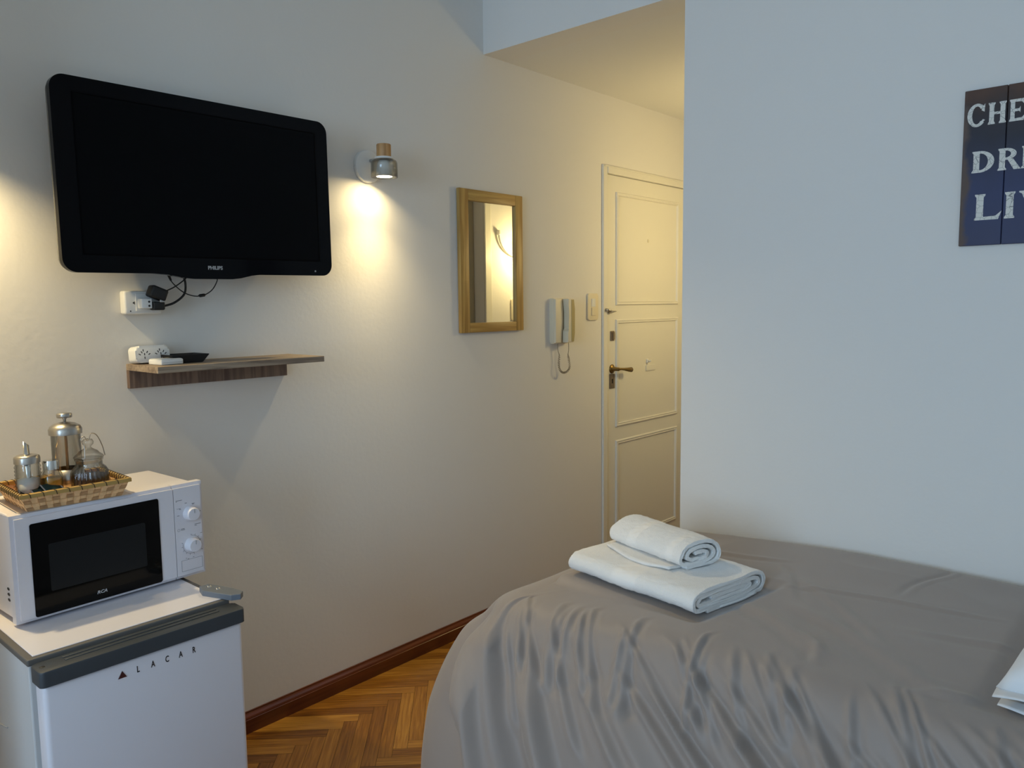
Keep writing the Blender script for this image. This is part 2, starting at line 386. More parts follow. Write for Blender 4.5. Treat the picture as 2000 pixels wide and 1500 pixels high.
bm = bmesh.new(); tube(bm, [(0.010, -0.018, 1.366), (0.022, -0.012, 1.364), (0.026, 0.006, 1.358), (0.014, 0.012, 1.356), (0.010, 0.03, 1.354), (0.010, 0.075, 1.357)], [0.008, 0.007, 0.006, 0.009, 0.007, 0.002], 10)
obj('security_latch', bm, M_brushed, d1)
bm = bmesh.new(); lathe(bm, [(0, 0.004), (0.006, 0.004), (0.009, 0.002), (0.009, 0)], 20, frame_x(0, 0.392, 1.731)); obj('peephole', bm, M_cream, d1)
bm = bmesh.new(); box(bm, (0, 0.380, 1.070), (0.010, 0.397, 1.092), 0.003); tube(bm, [(0.006, 0.388, 1.085), (0.022, 0.388, 1.078), (0.026, 0.388, 1.088)], 0.004, 8)
obj('coat_hook', bm, M_door, d1)
obj('name_tag', B((0, 0.375, 1.026), (0.0045, 0.468, 1.058), 0.0015), M_door, d1)

# bathroom door in the hall (only the mirror shows it)
d2 = bpy.data.objects.new('door_2', None); COL.objects.link(d2); d2.location = (HX, K0, 0); struct(d2)
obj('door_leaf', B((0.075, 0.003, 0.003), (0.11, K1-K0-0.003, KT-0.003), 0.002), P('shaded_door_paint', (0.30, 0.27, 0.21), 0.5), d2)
bm = bmesh.new()
box(bm, (-0.014, K1-K0, 0), (0.0, K1-K0+0.055, KT+0.055), 0.004); box(bm, (-0.014, -0.055, 0), (0.0, 0.0, KT+0.055), 0.004); box(bm, (-0.014, 0, KT), (0.0, K1-K0, KT+0.055), 0.004)
obj('door_casing', bm, M_door, d2)

# ------------------------------------------------------------------ television
tv = thing('television', 'large black flat television mounted on the left wall above the shelf', 'television', (0.13, 0.743, 1.494))
TW, TH, TR = 0.822, 0.492, 0.036
tv.rotation_euler = (R(0.45), 0, R(0.6))
def lip_outline(w, h, r, dy, x0=0, y0=0):
    p = []
    rr = rrect(w, h, r, 10, x0, y0)
    # bottom edge runs from the last corner point to the first: insert the lip
    lip = [(0.228, 0), (0.27, -0.003), (0.315, -0.011), (0.345, -dy), (0.465, -dy), (0.492, -0.011), (0.528, -0.003), (0.555, 0)]
    return rr + [(x0+a, y0+b_) for a, b_ in lip]
bm = bmesh.new(); prism(bm, lip_outline(TW, TH, TR, 0.014), frame_x(-0.020, 0, 0), 0.020, bev=0.004)
bz = obj('front_bezel', bm, M_tvb, tv, angle=40)
bm = bmesh.new(); prism(bm, lip_outline(TW-0.006, TH-0.006, TR, 0.010, 0.003, 0.003), frame_x(-0.036, 0, 0), 0.016, bev=0.003)
obj('side_band', bm, M_tvs, tv, angle=40)
# recessed screen with thin inner border
bm = bmesh.new(); sy0, sy1, sz0, sz1 = 0.054, 0.772, 0.049, 0.450
box(bm, (0.0, sy0-0.004, sz0-0.004), (0.0012, sy1+0.004, sz0)); box(bm, (0.0, sy0-0.004, sz1), (0.0012, sy1+0.004, sz1+0.004))
box(bm, (0.0, sy0-0.004, sz0), (0.0012, sy0, sz1)); box(bm, (0.0, sy1, sz0), (0.0012, sy1+0.004, sz1))
obj('screen_border', bm, P('screen_edge', (0.0015, 0.0015, 0.002), 0.5, spec=0.05), bz)
obj('screen', B((0.0, sy0, sz0), (0.0006, sy1, sz1)), M_scr, tv)
text('lettering', 'PHILIPS', 0.0105, frame_x(0.0006, 0.388, 0.0135), M_logo, tv, off=0.0004, sx=0.98)
bm = bmesh.new(); lathe(bm, [(0, 0.0012), (0.0025, 0.001), (0.003, 0)], 12, frame_x(0, 0.757, 0.014)); obj('power_light', bm, M_logo, tv)
bm = bmesh.new()
t = bmesh.new()
fr = [(-0.036, 0.035, 0.008), (-0.036, 0.785, 0.008), (-0.036, 0.785, 0.46), (-0.036, 0.035, 0.46)]; bk = [(-0.122, 0.190, 0.004), (-0.122, 0.632, 0.004), (-0.122, 0.60, 0.42), (-0.122, 0.21, 0.42)]
A = [t.verts.new(p) for p in fr]; C = [t.verts.new(p) for p in bk]
t.faces.new(A); t.faces.new(C[::-1])
for i in range(4): t.faces.new((A[i], C[i], C[(i+1) % 4], A[(i+1) % 4]))
bmesh.ops.bevel(t, geom=t.edges[:], offset=0.008, segments=2, affect='EDGES'); merge(bm, t)
obj('rear_housing', bm, M_tvk, tv)
bm = bmesh.new(); box(bm, (-0.1285, 0.26, 0.14), (-0.120, 0.56, 0.32), 0.002); obj('wall_bracket', bm, M_tvk, tv)

# wires hanging from the television to the socket
def cable(name, pts, r, label):
    bm = bmesh.new(); tube(bm, spline(pts, 12), r, 8); o = obj(name, bm, M_cable, smooth=True); tag(o, label, 'cable'); return o
# socket box
so = thing('wall_socket', 'white surface socket box on the wall directly under the television', 'socket', (0, 0.928, 1.384))
bm = bmesh.new(); box(bm, (0, 0, 0), (0.034, 0.104, 0.066), 0.006, 3); obj('socket_cover', bm, M_white, so, angle=40)
bm = bmesh.new(); box(bm, (0.034, 0.030, 0.009), (0.0362, 0.098, 0.058), 0.001); fp = obj('socket_face', bm, M_white, so)
bm = bmesh.new()
for y, z in ((0.024, 0.032), (0.015, 0.009)): lathe(bm, [(0, 0.0008), (0.0018, 0.0008), (0.002, 0)], 10, frame_x(0.034, y, z))
box(bm, (0.0362, 0.0245, 0.028), (0.0368, 0.0265, 0.036)); obj('pin_holes', bm, M_ink, so)
ad = thing('plug_adapter', 'small white plug adapter pushed into the wall socket', 'adapter', (0.0363, 0.963, 1.400))
bm = bmesh.new(); box(bm, (0, 0, 0), (0.026, 0.030, 0.028), 0.003, 3); obj('adapter_body', bm, M_white, ad, angle=40)
bm = bmesh.new()
for z in (0.0075, 0.019): lathe(bm, [(0, 0.001), (0.0028, 0.001), (0.0032, 0)], 12, frame_x(0.026, 0.021, z))
obj('pin_holes', bm, M_ink, ad)
# black angled power plug
pg = thing('power_plug', 'chunky black power plug in the white wall socket', 'plug', (0.037, 0.994, 1.395))
t = bmesh.new(); box(t, (0.0, 0, 0), (0.03, 0.034, 0.024), 0.005, 3)
obj('plug_body', t, M_tvk, pg, angle=40)
t = bmesh.new(); box(t, (-0.016, -0.024, -0.017), (0.020, 0.024, 0.017), 0.006, 3)
bmesh.ops.rotate(t, verts=t.verts, cent=(0, 0, 0), matrix=Matrix.Rotation(R(-22), 3, 'X')); bmesh.ops.translate(t, verts=t.verts, vec=(0.018, 0.016, 0.048))
obj('plug_cap', t, M_tvk, pg, angle=40)
t = bmesh.new(); box(t, (0.028, 0.018, 0.022), (0.034, 0.032, 0.030), 0.002); obj('plug_label', t, M_logo, pg)
cable('power_cable', [(0.05, 1.026, 1.405), (0.055, 1.060, 1.416), (0.055, 1.090, 1.440), (0.05, 1.098, 1.470), (0.055, 1.090, 1.492), (0.058, 1.075, 1.506)], 0.0033, 'thick black cable curving from the power plug up behind the television')
bm = bmesh.new(); pts = spline([(0.05, 1.028, 1.445), (0.055, 1.060, 1.460), (0.055, 1.090, 1.480), (0.06, 1.112, 1.502)], 12); tube(bm, pts, 0.0018, 8)
tag(obj('adapter_cable', bm, M_cable, smooth=True), 'thin black cable rising from the plug cap, the straightest one under the television', 'cable')
tc_ = thing('aerial_cable', 'thin black looping cable with a small clip under the television', 'cable', (0, 0, 0))
pts = spline([(0.055, 1.045, 1.508), (0.05, 1.055, 1.480), (0.05, 1.085, 1.450), (0.05, 1.118, 1.436), (0.05, 1.150, 1.437), (0.05, 1.178, 1.452), (0.052, 1.195, 1.478), (0.06, 1.196, 1.504)], 12)
bm = bmesh.new(); tube(bm, pts, 0.0016, 8); obj('wire', bm, M_cable, tc_, smooth=True)
bm = bmesh.new(); tube(bm, [(0.05, 1.136, 1.4362), (0.05, 1.140, 1.436), (0.05, 1.154, 1.438), (0.05, 1.158, 1.440)], [0.002, 0.0048, 0.0048, 0.002], 10); obj('clip', bm, M_cable, tc_, smooth=True)
bm = bmesh.new(); tube(bm, [(0.055, 1.044, 1.510), (0.052, 1.048, 1.496), (0.05, 1.0555, 1.480)], [0.0045, 0.004, 0.003], 10); obj('connector', bm, M_cable, tc_, smooth=True)

# ------------------------------------------------------------------ wall sconces
WARM = (1.0, 0.78, 0.40)
def sconce(label, y, z, watts, beam, aim):
    s = thing('wall_spotlight', label, 'wall lamp', (0, y, z), group='small wall spotlights beside the television')
    bm = bmesh.new(); lathe(bm, [(0, 0), (0.058, 0), (0.058, 0.010), (0.056, 0.0145), (0.052, 0.0165), (0, 0.018)], 48, frame_x(0, 0, 0))
    obj('back_plate', bm, M_white, s, angle=35)
    bm = bmesh.new(); lathe(bm, [(0, 0.0008), (0.003, 0.0008), (0.003, 0)], 12, Matrix(((0, 0, 0, 0.009), (0, 0, -1, -0.0575), (0, 1, 0, -0.002), (0, 0, 0, 1))))
    obj('screw', bm, M_ink, s)
    bm = bmesh.new(); tube(bm, [(0.015, 0.006, 0.020), (0.045, 0.006, 0.020), (0.072, 0.006, 0.024)], 0.0065, 14); obj('arm', bm, M_chrome, s, smooth=True)
    cy = 0.008
    bm = bmesh.new(); lathe(bm, [(0, 0.024), (0.0245, 0.024), (0.0255, 0.026), (0.0255, 0.0655), (0.024, 0.068), (0, 0.068)], 36, Matrix.Translation((0.090, cy, 0))); obj('wooden_socket', bm, M_socket, s, angle=35)
    bm = bmesh.new(); lathe(bm, [(0, 0.0165), (0.031, 0.0165), (0.033, 0.019), (0.031, 0.0235), (0, 0.0235)], 36, Matrix.Translation((0.090, cy, 0))); obj('collar', bm, M_white, s, angle=35)
    bm = bmesh.new(); lathe(bm, [(0.012, 0.016), (0.036, 0.0155), (0.043, 0.011), (0.046, 0.003), (0.047, -0.046), (0.0435, -0.046), (0.0425, 0.002), (0.039, 0.009), (0.034, 0.0125), (0.012, 0.0125), (0.012, 0.016)], 72, Matrix.Translation((0.090, cy, 0)), flute=36, famp=0.006, fz=(-0.044, 0.004)); obj('glass_shade', bm, M_glass, s, smooth=True)
    bm = bmesh.new(); lathe(bm, [(0, 0.012), (0.018, 0.012), (0.024, 0.0), (0.029, -0.030), (0.030, -0.0415), (0.0275, -0.043)], 32, Matrix.Translation((0.090, cy, 0))); obj('bulb_housing', bm, P('bulb_shell', (0.75, 0.74, 0.70), 0.3), s, smooth=True)
    bm = bmesh.new(); lathe(bm, [(0, -0.0435), (0.0275, -0.0435)], 32, Matrix.Translation((0.090, cy, 0))); obj('bulb_lens', bm, P('lit_lens', (1, 1, 1), 0.4, emis=(1.0, 0.86, 0.62), estr=9), s)
    l = bpy.data.lights.new('sconce_light', 'AREA'); l.shape = 'DISK'; l.size = 0.05; l.energy = watts; l.color = WARM; l.spread = R(152)
    lo = bpy.data.objects.new('sconce_light', l); COL.objects.link(lo); lo.parent = s; lo.location = (0.090, cy, -0.0455)
    lo.rotation_euler = Vector((-0.10, -0.24, -1)).to_track_quat('-Z', 'Y').to_euler()
    l = bpy.data.lights.new('sconce_beam', 'SPOT'); l.spot_size = R(122); l.spot_blend = 1.0; l.energy = beam; l.color = WARM; l.shadow_soft_size = 0.02
    lo = bpy.data.objects.new('sconce_beam', l); COL.objects.link(lo); lo.parent = s; lo.location = (0.090, cy, -0.0465)
    lo.rotation_euler = Vector(aim).to_track_quat('-Z', 'Y').to_euler()
    return s
sconce('white round wall spotlight with wooden socket and ribbed glass, right of the television', 1.816, 1.898, 1.3, 32, (0.46, -0.04, -1))
sconce('white round wall spotlight with wooden socket, left of the television near the microwave', 0.452, 1.898, 1.9, 36, (0.18, 0.22, -1))

# half-bowl lamp on the hall's right wall, seen in the mirror
hs = thing('hall_lamp', 'half bowl glass wall lamp lit in the hallway, seen in the mirror', 'wall lamp', (HX, 3.66, 1.70))
m, nt, b = newmat('frosted_bowl'); b.inputs['Base Color'].default_value = (0.9, 0.85, 0.7, 1)
tr = nt.nodes.new('ShaderNodeBsdfTransparent'); mxs = nt.nodes.new('ShaderNodeMixShader'); mxs.inputs[0].default_value = 0.25
tl_ = nt.nodes.new('ShaderNodeBsdfTranslucent'); tl_.inputs[0].default_value = (0.95, 0.88, 0.7, 1)
nt.links.new(tr.outputs[0], mxs.inputs[1]); nt.links.new(tl_.outputs[0], mxs.inputs[2]); nt.links.new(mxs.outputs[0], nt.nodes['Material Output'].inputs[0])
M_bowl = m
bm = bmesh.new(); NB = 24
rows = []
for i in range(13):
    ph = R(90*i/12); rr = 0.155*math.cos(ph); zz = 0.12-0.125*math.sin(ph)
    rows.append([bm.verts.new((-0.62*rr*math.sin(math.pi*k/NB)-0.004, -rr*math.cos(math.pi*k/NB), zz)) for k in range(NB+1)])
for A, C in zip(rows[:-1], rows[1:]):
    for k in range(NB):
        try: bm.faces.new((A[k], A[k+1], C[k+1], C[k]))
        except ValueError: pass
obj('glass_bowl', bm, M_bowl, hs, smooth=True)
bm = bmesh.new(); tube(bm, [(-0.012, -0.163*math.cos(R(a)), 0.122-0.132*math.sin(R(a))) for a in range(0, 181, 6)], 0.0065, 8); box(bm, (-0.022, -0.172, 0.112), (0, -0.155, 0.140), 0.003); box(bm, (-0.022, 0.155, 0.112), (0, 0.172, 0.140), 0.003)
obj('white_rim', bm, M_white, hs)
bm = bmesh.new(); lathe(bm, [(0, -0.02), (0.018, -0.012), (0.022, 0.005), (0.014, 0.025), (0.010, 0.04), (0, 0.04)], 20, Matrix.Translation((-0.06, -0.01, 0.012))); obj('bulb', bm, P('lit_bulb', (1, 1, 1), 0.4, emis=(1.0, 0.70, 0.35), estr=30), hs, smooth=True)
l = bpy.data.lights.new('hall_lamp_light', 'POINT'); l.energy = 9.0; l.color = (1.0, 0.79, 0.36); l.shadow_soft_size = 0.03
lo = bpy.data.objects.new('hall_lamp_light', l); COL.objects.link(lo); lo.parent = hs; lo.location = (-0.15, 0.02, 0.0)

# ------------------------------------------------------------------ pine mirror
mi = thing('wall_mirror', 'narrow mirror in a natural pine frame on the left wall', 'mirror', (0, 2.262, 1.284))
MW, MH, sw = 0.388, 0.585, 0.051
def rail(y0, z0, y1, z1, m, name): 
    bm = bmesh.new(); box(bm, (0.003, y0, z0), (0.021, y1, z1), 0.0025, 2); return obj(name, bm, m, mi, angle=40)
rail(0, 0, sw, MH, M_pine_v, 'frame_stile'); rail(MW-sw+0.004, 0, MW, MH, M_pine_v, 'frame_stile')
rail(sw, MH-0.046, MW-sw+0.004, MH, M_pine_h, 'frame_rail'); rail(sw, 0, MW-sw+0.004, 0.040, M_pine_h, 'frame_rail')
obj('mirror_pane', B((0.004, sw-0.003, 0.036), (0.010, MW-sw+0.007, MH-0.042)), M_mirror, mi)

# ------------------------------------------------------------------ intercom handset
ic = thing('intercom_phone', 'cream wall intercom with handset between the mirror and the door', 'intercom', (0, 2.858, 1.212))
bm = bmesh.new(); prism(bm, [(0, 0.010), (0.008, 0), (0.118, 0), (0.122, 0.010), (0.122, 0.200), (0.115, 0.212), (0.006, 0.212), (0, 0.204)], frame_x(0, 0, 0), 0.024, bev=0.004)
obj('base_unit', bm, M_phone, ic, angle=40)
bm = bmesh.new()   # hook side
prism(bm, [(0.002, 0.006), (0.046, 0.004), (0.048, 0.06), (0.056, 0.10), (0.057, 0.17), (0.050, 0.210), (0.002, 0.208)], frame_x(0.024, 0, 0), 0.012, bev=0.003); obj('front_cover', bm, M_phone, ic, angle=40)
bm = bmesh.new()   # handset: thick ends, waisted on the inner side
prism(bm, [(0.062, 0.006), (0.106, 0.006), (0.112, 0.05), (0.113, 0.16), (0.107, 0.210), (0.064, 0.210), (0.066, 0.180), (0.071, 0.15), (0.071, 0.07), (0.060, 0.058)], frame_x(0.030, 0, 0), 0.032, bev=0.005)
hh = obj('handset', bm, M_phone, ic, angle=40)
bm = bmesh.new(); prism(bm, [(0.086, 0.010), (0.105, 0.010), (0.111, 0.05), (0.112, 0.16), (0.106, 0.206), (0.086, 0.206)], frame_x(0.0618, 0, 0), 0.002, bev=0.0008); obj('handset_panel', bm, M_tan, hh)
pth = spline([(0.02, 0.035, 0.002), (0.022, 0.034, -0.03), (0.024, 0.042, -0.055), (0.026, 0.036, -0.09), (0.028, 0.038, -0.12), (0.03, 0.060, -0.137), (0.035, 0.085, -0.134), (0.042, 0.096, -0.115), (0.045, 0.088, -0.08), (0.045, 0.082, -0.055), (0.046, 0.086, -0.03), (0.046, 0.086, 0.004)], 40)
bm = bmesh.new(); cp = []
N = len(pth)
for i in range(N-1):
    p, q = pth[i], pth[i+1]; d = (q-p).normalized(); x = Vector((1, 0, 0)); x = (x-d*x.dot(d)).normalized(); y = d.cross(x)
    s_ = i/N; amp = 0.0042*min(1, max(0, (s_-0.14)/0.08))*min(1, max(0, (0.86-s_)/0.08)); a = i*0.62
    cp.append(p + (x*math.cos(a)+y*math.sin(a))*amp)
tube(bm, cp, 0.0015, 5); obj('coiled_cord', bm, P('cord_brown_grey', (0.28, 0.23, 0.15), 0.5), ic, smooth=True)

# ------------------------------------------------------------------ light switches
def switch(label, M4, lever=False):
    s = thing('light_switch', label, 'switch')
    s.matrix_world = M4
    bm = bmesh.new(); prism(bm, rrect(0.085, 0.132, 0.010), Matrix.Identity(4), 0.009, bev=0.004); obj('switch_plate', bm, M_phone, s, angle=40)
    bm = bmesh.new(); box(bm, (0.028, 0.022, 0.009), (0.060, 0.062, 0.0125), 0.0015); obj('rocker', bm, M_phone, s)
    bm = bmesh.new(); box(bm, (0.028, 0.066, 0.009), (0.060, 0.106, 0.0115), 0.0015)
    for k in range(4): box(bm, (0.031, 0.086+k*0.004, 0.0115), (0.056, 0.088+k*0.004, 0.0125))
    obj('rocker', bm, M_white, s)
    if lever: bm = bmesh.new(); box(bm, (0.036, 0.062, 0.0125), (0.052, 0.092, 0.026), 0.004); obj('toggle', bm, M_white, s)
    return s
switch('white light switch on the left wall beside the door frame', frame_x(0, 3.150, 1.316))
switch('white light switch under the half bowl hall lamp, seen in the mirror', Matrix(((0, 0, -1, HX), (-1, 0, 0, 3.69), (0, 1, 0, 1.30), (0, 0, 0, 1))), True)

# ------------------------------------------------------------------ shelf and what stands on it
sh = thing('wall_shelf', 'short grey oak wall shelf under the television', 'shelf', (0, 0.935, 1.173))
obj('shelf_board', B((0.0, 0, 0.052), (0.203, 0.531, 0.070), 0.0008, 1), M_shelf, sh)
obj('support_rail', B((0.0, 0, 0), (0.018, 0.511, 0.052), 0.0008, 1), M_shelfb, sh)
ZS = 1.2432
ps = thing('power_strip', 'white block of two sockets leaning on the wall at the shelf end', 'power strip', (0.022, 0.936, ZS))
ps.rotation_euler = (0, R(-6), R(4))
bm = bmesh.new(); prism(bm, rrect(0.100, 0.048, 0.013), frame_x(0, 0, 0), 0.040, bev=0.006); obj('strip_body', bm, M_white, ps, angle=40)
bm = bmesh.new()
for cy in (0.026, 0.074):
    for dy, dz, a in ((-0.008, 0.006, 30), (0.008, 0.006, -30), (0, -0.010, 0), (-0.014, 0.0, 60), (0.014, 0.0, -60), (0, 0, 0), (-0.003, 0.011, 0)):
        t = bmesh.new(); box(t, (0, -0.0011, -0.0032), (0.0006, 0.0011, 0.0032))
        bmesh.ops.rotate(t, verts=t.verts, cent=(0, 0, 0), matrix=Matrix.Rotation(R(a), 3, 'X')); bmesh.ops.translate(t, verts=t.verts, vec=(0.040, cy+dy, 0.024+dz)); merge(bm, t)
obj('socket_slots', bm, M_ink, ps)
wb = thing('plastic_box', 'small white plastic box lying on the shelf front', 'box', (0.090, 0.960, ZS), R(8))
bm = bmesh.new(); box(bm, (0, 0, 0), (0.062, 0.068, 0.0150), 0.003, 3); box(bm, (0.003, 0.003, 0.0150), (0.059, 0.065, 0.0165), 0.001); obj('box_body', bm, M_white, wb, angle=40)
obj('side_seam', B((0.0615, 0.003, 0.006), (0.0623, 0.065, 0.0068)), M_gask, wb)
db = thing('black_tray', 'small black sloped dish at the back of the shelf', 'tray', (0.035, 1.010, ZS))
bm = bmesh.new(); t = bmesh.new()
bt = [(0.012, 0.018, 0), (0.086, 0.018, 0), (0.086, 0.094, 0), (0.012, 0.094, 0)]; tp = [(0, 0, 0.024), (0.094, 0, 0.024), (0.094, 0.112, 0.024), (0, 0.112, 0.024)]
inn = [(0.006, 0.006, 0.024), (0.088, 0.006, 0.024), (0.088, 0.106, 0.024), (0.006, 0.106, 0.024)]; inb = [(0.016, 0.022, 0.006), (0.082, 0.022, 0.006), (0.082, 0.090, 0.006), (0.016, 0.090, 0.006)]
L4 = [[t.verts.new(p) for p in q] for q in (bt, tp, inn, inb)]
for A, C in zip(L4[:-1], L4[1:]):
    for i in range(4): t.faces.new((A[i], A[(i+1) % 4], C[(i+1) % 4], C[i]))
t.faces.new(L4[0]); t.faces.new(L4[3]); bmesh.ops.bevel(t, geom=t.edges[:], offset=0.0012, segments=2, affect='EDGES'); merge(bm, t)
obj('dish', bm, M_tvk, db)

# ------------------------------------------------------------------ mini fridge
FX, FY = 0.05, 0.49
fr_ = thing('mini_fridge', 'white mini fridge with dark grey door top standing against the left wall', 'fridge', (FX, FY, 0))
bm = bmesh.new(); box(bm, (0, 0, 0.03), (0.475, 0.438, 0.668), 0.003, 2); obj('cabinet', bm, P('cabinet_shade_grey', (0.60, 0.59, 0.58), 0.4), fr_)  # cabinet greyed: the shade on its side is put into the colour
for x in (0.04, 0.42):
    for y in (0.04, 0.39): 
        bm = bmesh.new(); lathe(bm, [(0, 0), (0.016, 0), (0.018, 0.008), (0.014, 0.032), (0, 0.032)], 16, Matrix.Translation((x, y, 0))); obj('foot', bm, M_tvk, fr_)
bm = bmesh.new(); box(bm, (0, -0.004, 0.668), (0.484, 0.442, 0.683), 0.003, 2); tp_ = obj('top_edge', bm, M_trim, fr_)
obj('top_panel', B((0.012, 0.010, 0.6825), (0.472, 0.428, 0.6850), 0.001, 1), M_whiteg, fr_)
bm = bmesh.new(); box(bm, (0.475, 0.012, 0.045), (0.492, 0.430, 0.655), 0.002); obj('door_gasket', bm, M_gask, fr_)
dr = obj('door', B((0.492, 0.004, 0.035), (0.545, 0.440, 0.642), 0.010, 4), M_whiteg, fr_, angle=40)
bm = bmesh.new(); prism(bm, rrect(0.060, 0.448, 0.010, 6), Matrix.Translation((0.491, -0.002, 0.642)), 0.033, bev=0.003)
box(bm, (0.500, 0.055, 0.6745), (0.507, 0.395, 0.677), 0.001); box(bm, (0.516, 0.055, 0.6745), (0.523, 0.395, 0.677), 0.001)
hdl = obj('door_top_grip', bm, M_fgrey, dr, angle=40)
bm = bmesh.new(); lathe(bm, [(0, 0.0005), (0.005, 0.0005), (0.0055, 0)], 14, Matrix.Translation((0.520, 0.012, 0.6752))); obj('pivot_hole', bm, M_ink, hdl)
bm = bmesh.new(); prism(bm, [(0.385, 0.415), (0.385, 0.441), (0.470, 0.466), (0.500, 0.470), (0.515, 0.455), (0.505, 0.436), (0.42, 0.405)], Matrix.Translation((0, 0, 0.685)), 0.014, bev=0.002); hg = obj('hinge_cover', bm, M_hinge, fr_)
for y, x in ((0.430, 0.405), (0.437, 0.437)):
    bm = bmesh.new(); lathe(bm, [(0, 0.003), (0.005, 0.0025), (0.0065, 0)], 14, Matrix.Translation((x, y, 0.699))); obj('screw', bm, M_chrome, hg, smooth=True)
def fl(s, y, z): text('lettering', s, 0.0145, frame_x(0.5452, y-FY, z), M_ink, dr, sx=0.62, off=0.0003)
xf = FX+0.545
for s_, y in (('L', 0.677), ('A', 0.7085), ('C', 0.740), ('A', 0.7715), ('R', 0.803)): fl(s_, y, 0.6065)
bm = bmesh.new(); prism(bm, [(0, 0), (0.019, 0), (0.0095, 0.016)], frame_x(0.5450, 0.637-FY, 0.6055), 0.0012, bev=0.0006); obj('triangle_badge', bm, M_red, dr)
bm = bmesh.new(); tube(bm, [(0.20, -0.001, 0.45), (0.30, -0.001, 0.47)], 0.0016, 6); obj('side_seam', bm, M_gask, fr_)

# ------------------------------------------------------------------ microwave
ANG = R(2.35)
mw = thing('microwave_oven', 'white microwave oven with black glass door standing on the mini fridge', 'microwave', (0.344, 0.526, 0.692), ANG)
WD, HT = 0.456, 0.250
bm = bmesh.new(); box(bm, (-0.262, 0.006, 0.004), (-0.030, WD-0.016, HT-0.002), 0.004, 2); obj('cabinet', bm, M_whiteg, mw)
for x in (-0.24, -0.05):
    for y in (0.04, 0.41):
        bm = bmesh.new(); lathe(bm, [(0, -0.007), (0.012, -0.007), (0.013, 0.005), (0, 0.005)], 14, Matrix.Translation((x, y, 0))); obj('foot', bm, M_tvk, mw)
bm = bmesh.new()
for k in range(3):
    t = bmesh.new(); lathe(t, [(0, 0), (0.006, 0)], 14); bmesh.ops.scale(t, verts=t.verts, vec=(1.3, 0.6, 1)); merge(bm, t, Matrix.Translation((-0.062, 0.0055, 0.045+k*0.013)) @ Matrix.Rotation(R(90), 4, 'X'))
obj('side_vents', bm, M_ink, mw)
DS = 0.374
# bowed front: door and control panel, each a rounded slab
def slab(y0, y1, name, m, seam):
    t = bmesh.new(); box(t, (-0.030, y0, 0.0), (0.0, y1, HT), 0.0)
    es = [e for e in t.edges if all(abs(v.co.x) < 1e-6 for v in e.verts) and not all(abs(v.co.y-seam) < 1e-6 for v in e.verts)]
    bmesh.ops.bevel(t, geom=es, offset=0.008, segments=4, affect='EDGES')
    return obj(name, t, m, mw, angle=40)
dm = slab(0.0, DS-0.0008, 'door', M_whiteg, DS-0.0008); cp_ = slab(DS+0.0008, WD, 'control_panel', M_whiteg, DS+0.0008)
bm = bmesh.new(); prism(bm, rrect(0.297, 0.218, 0.005), frame_x(-0.0005, 0.037, 0.008), 0.002, bev=0.0008); gl = obj('door_glass', bm, M_mwdoor, dm)
bm = bmesh.new(); prism(bm, rrect(0.224, 0.112, 0.004), frame_x(0.0014, 0.073, 0.060), 0.0003); obj('viewing_window', bm, M_mwin, gl)
text('lettering', 'RCA', 0.0075, frame_x(0.0018, 0.172, 0.0235), M_logo, gl, sx=1.15, shear=0.25, off=0.0003)
def knob(y, z):
    M_ = frame_x(0, y, z)
    bm = bmesh.new(); lathe(bm, [(0, 0), (0.0195, 0), (0.0185, 0.003), (0.0170, 0.020), (0.0155, 0.0225), (0, 0.0235)], 40, M_); k = obj('knob', bm, M_whiteg, cp_, angle=30)
    bm = bmesh.new(); box(bm, (0.0232, y-0.0006, z+0.004), (0.0240, y+0.0006, z+0.0145)); obj('pointer', bm, M_gask, k)
knob(0.417, 0.170); knob(0.417, 0.086)
bm = bmesh.new()
def dash(y, z, wd, h=0.0012): box(bm, (0.0, y, z), (0.0003, y+wd, z+h))
def arc(y, z, r, a0, a1, th=0.0007):
    n = 40
    for i in range(n):
        q = [R(a0+(a1-a0)*k/n) for k in (i, i+1)]
        v = [bm.verts.new((0.0003, y+rr*math.sin(a), z+rr*math.cos(a))) for a, rr in ((q[0], r), (q[1], r), (q[1], r+th), (q[0], r+th))]
        bm.faces.new(v)
arc(0.417, 0.086, 0.0235, 0, 105); arc(0.417, 0.086, 0.0235, 150, 285)
for a in range(0, 300, 24):
    t = bmesh.new(); box(t, (0.0, -0.0004, 0.0245), (0.0003, 0.0004, 0.0280)); bmesh.ops.rotate(t, verts=t.verts, cent=(0, 0, 0), matrix=Matrix.Rotation(R(-a), 3, 'X')); bmesh.ops.translate(t, verts=t.verts, vec=(0, 0.417, 0.086)); merge(bm, t)
for y, z, wd in ((0.380, 0.2085, 0.017), (0.380, 0.2060, 0.003), (0.404, 0.1985, 0.006), (0.423, 0.1940, 0.008), (0.424, 0.1918, 0.005), (0.382, 0.1870, 0.002), (0.386, 0.1870, 0.006), (0.388, 0.1845, 0.005), (0.382, 0.1685, 0.006), (0.442, 0.1700, 0.005), (0.428, 0.1370, 0.017), (0.428, 0.1335, 0.006), (0.390, 0.1320, 0.010), (0.390, 0.1290, 0.011), (0.399, 0.0510, 0.003), (0.404, 0.0485, 0.004), (0.419, 0.0500, 0.003), (0.443, 0.110, 0.005), (0.443, 0.066, 0.004)): dash(y, z, wd)
arc(0.384, 0.1305, 0.0030, 0, 360, 0.0006)
obj('dial_markings', bm, M_print, cp_); bm = bmesh.new()
y0_, z0_, y1_, z1_ = 0.387, 0.018, 0.444, 0.047
for a, c in (((y0_, z0_), (y1_, z0_+0.0006)), ((y0_, z1_), (y1_, z1_+0.0006)), ((y0_, z0_), (y0_+0.0006, z1_)), ((y1_, z0_), (y1_+0.0006, z1_))): box(bm, (0, *a), (0.0003, *c))
obj('label_outline', bm, M_print, cp_)

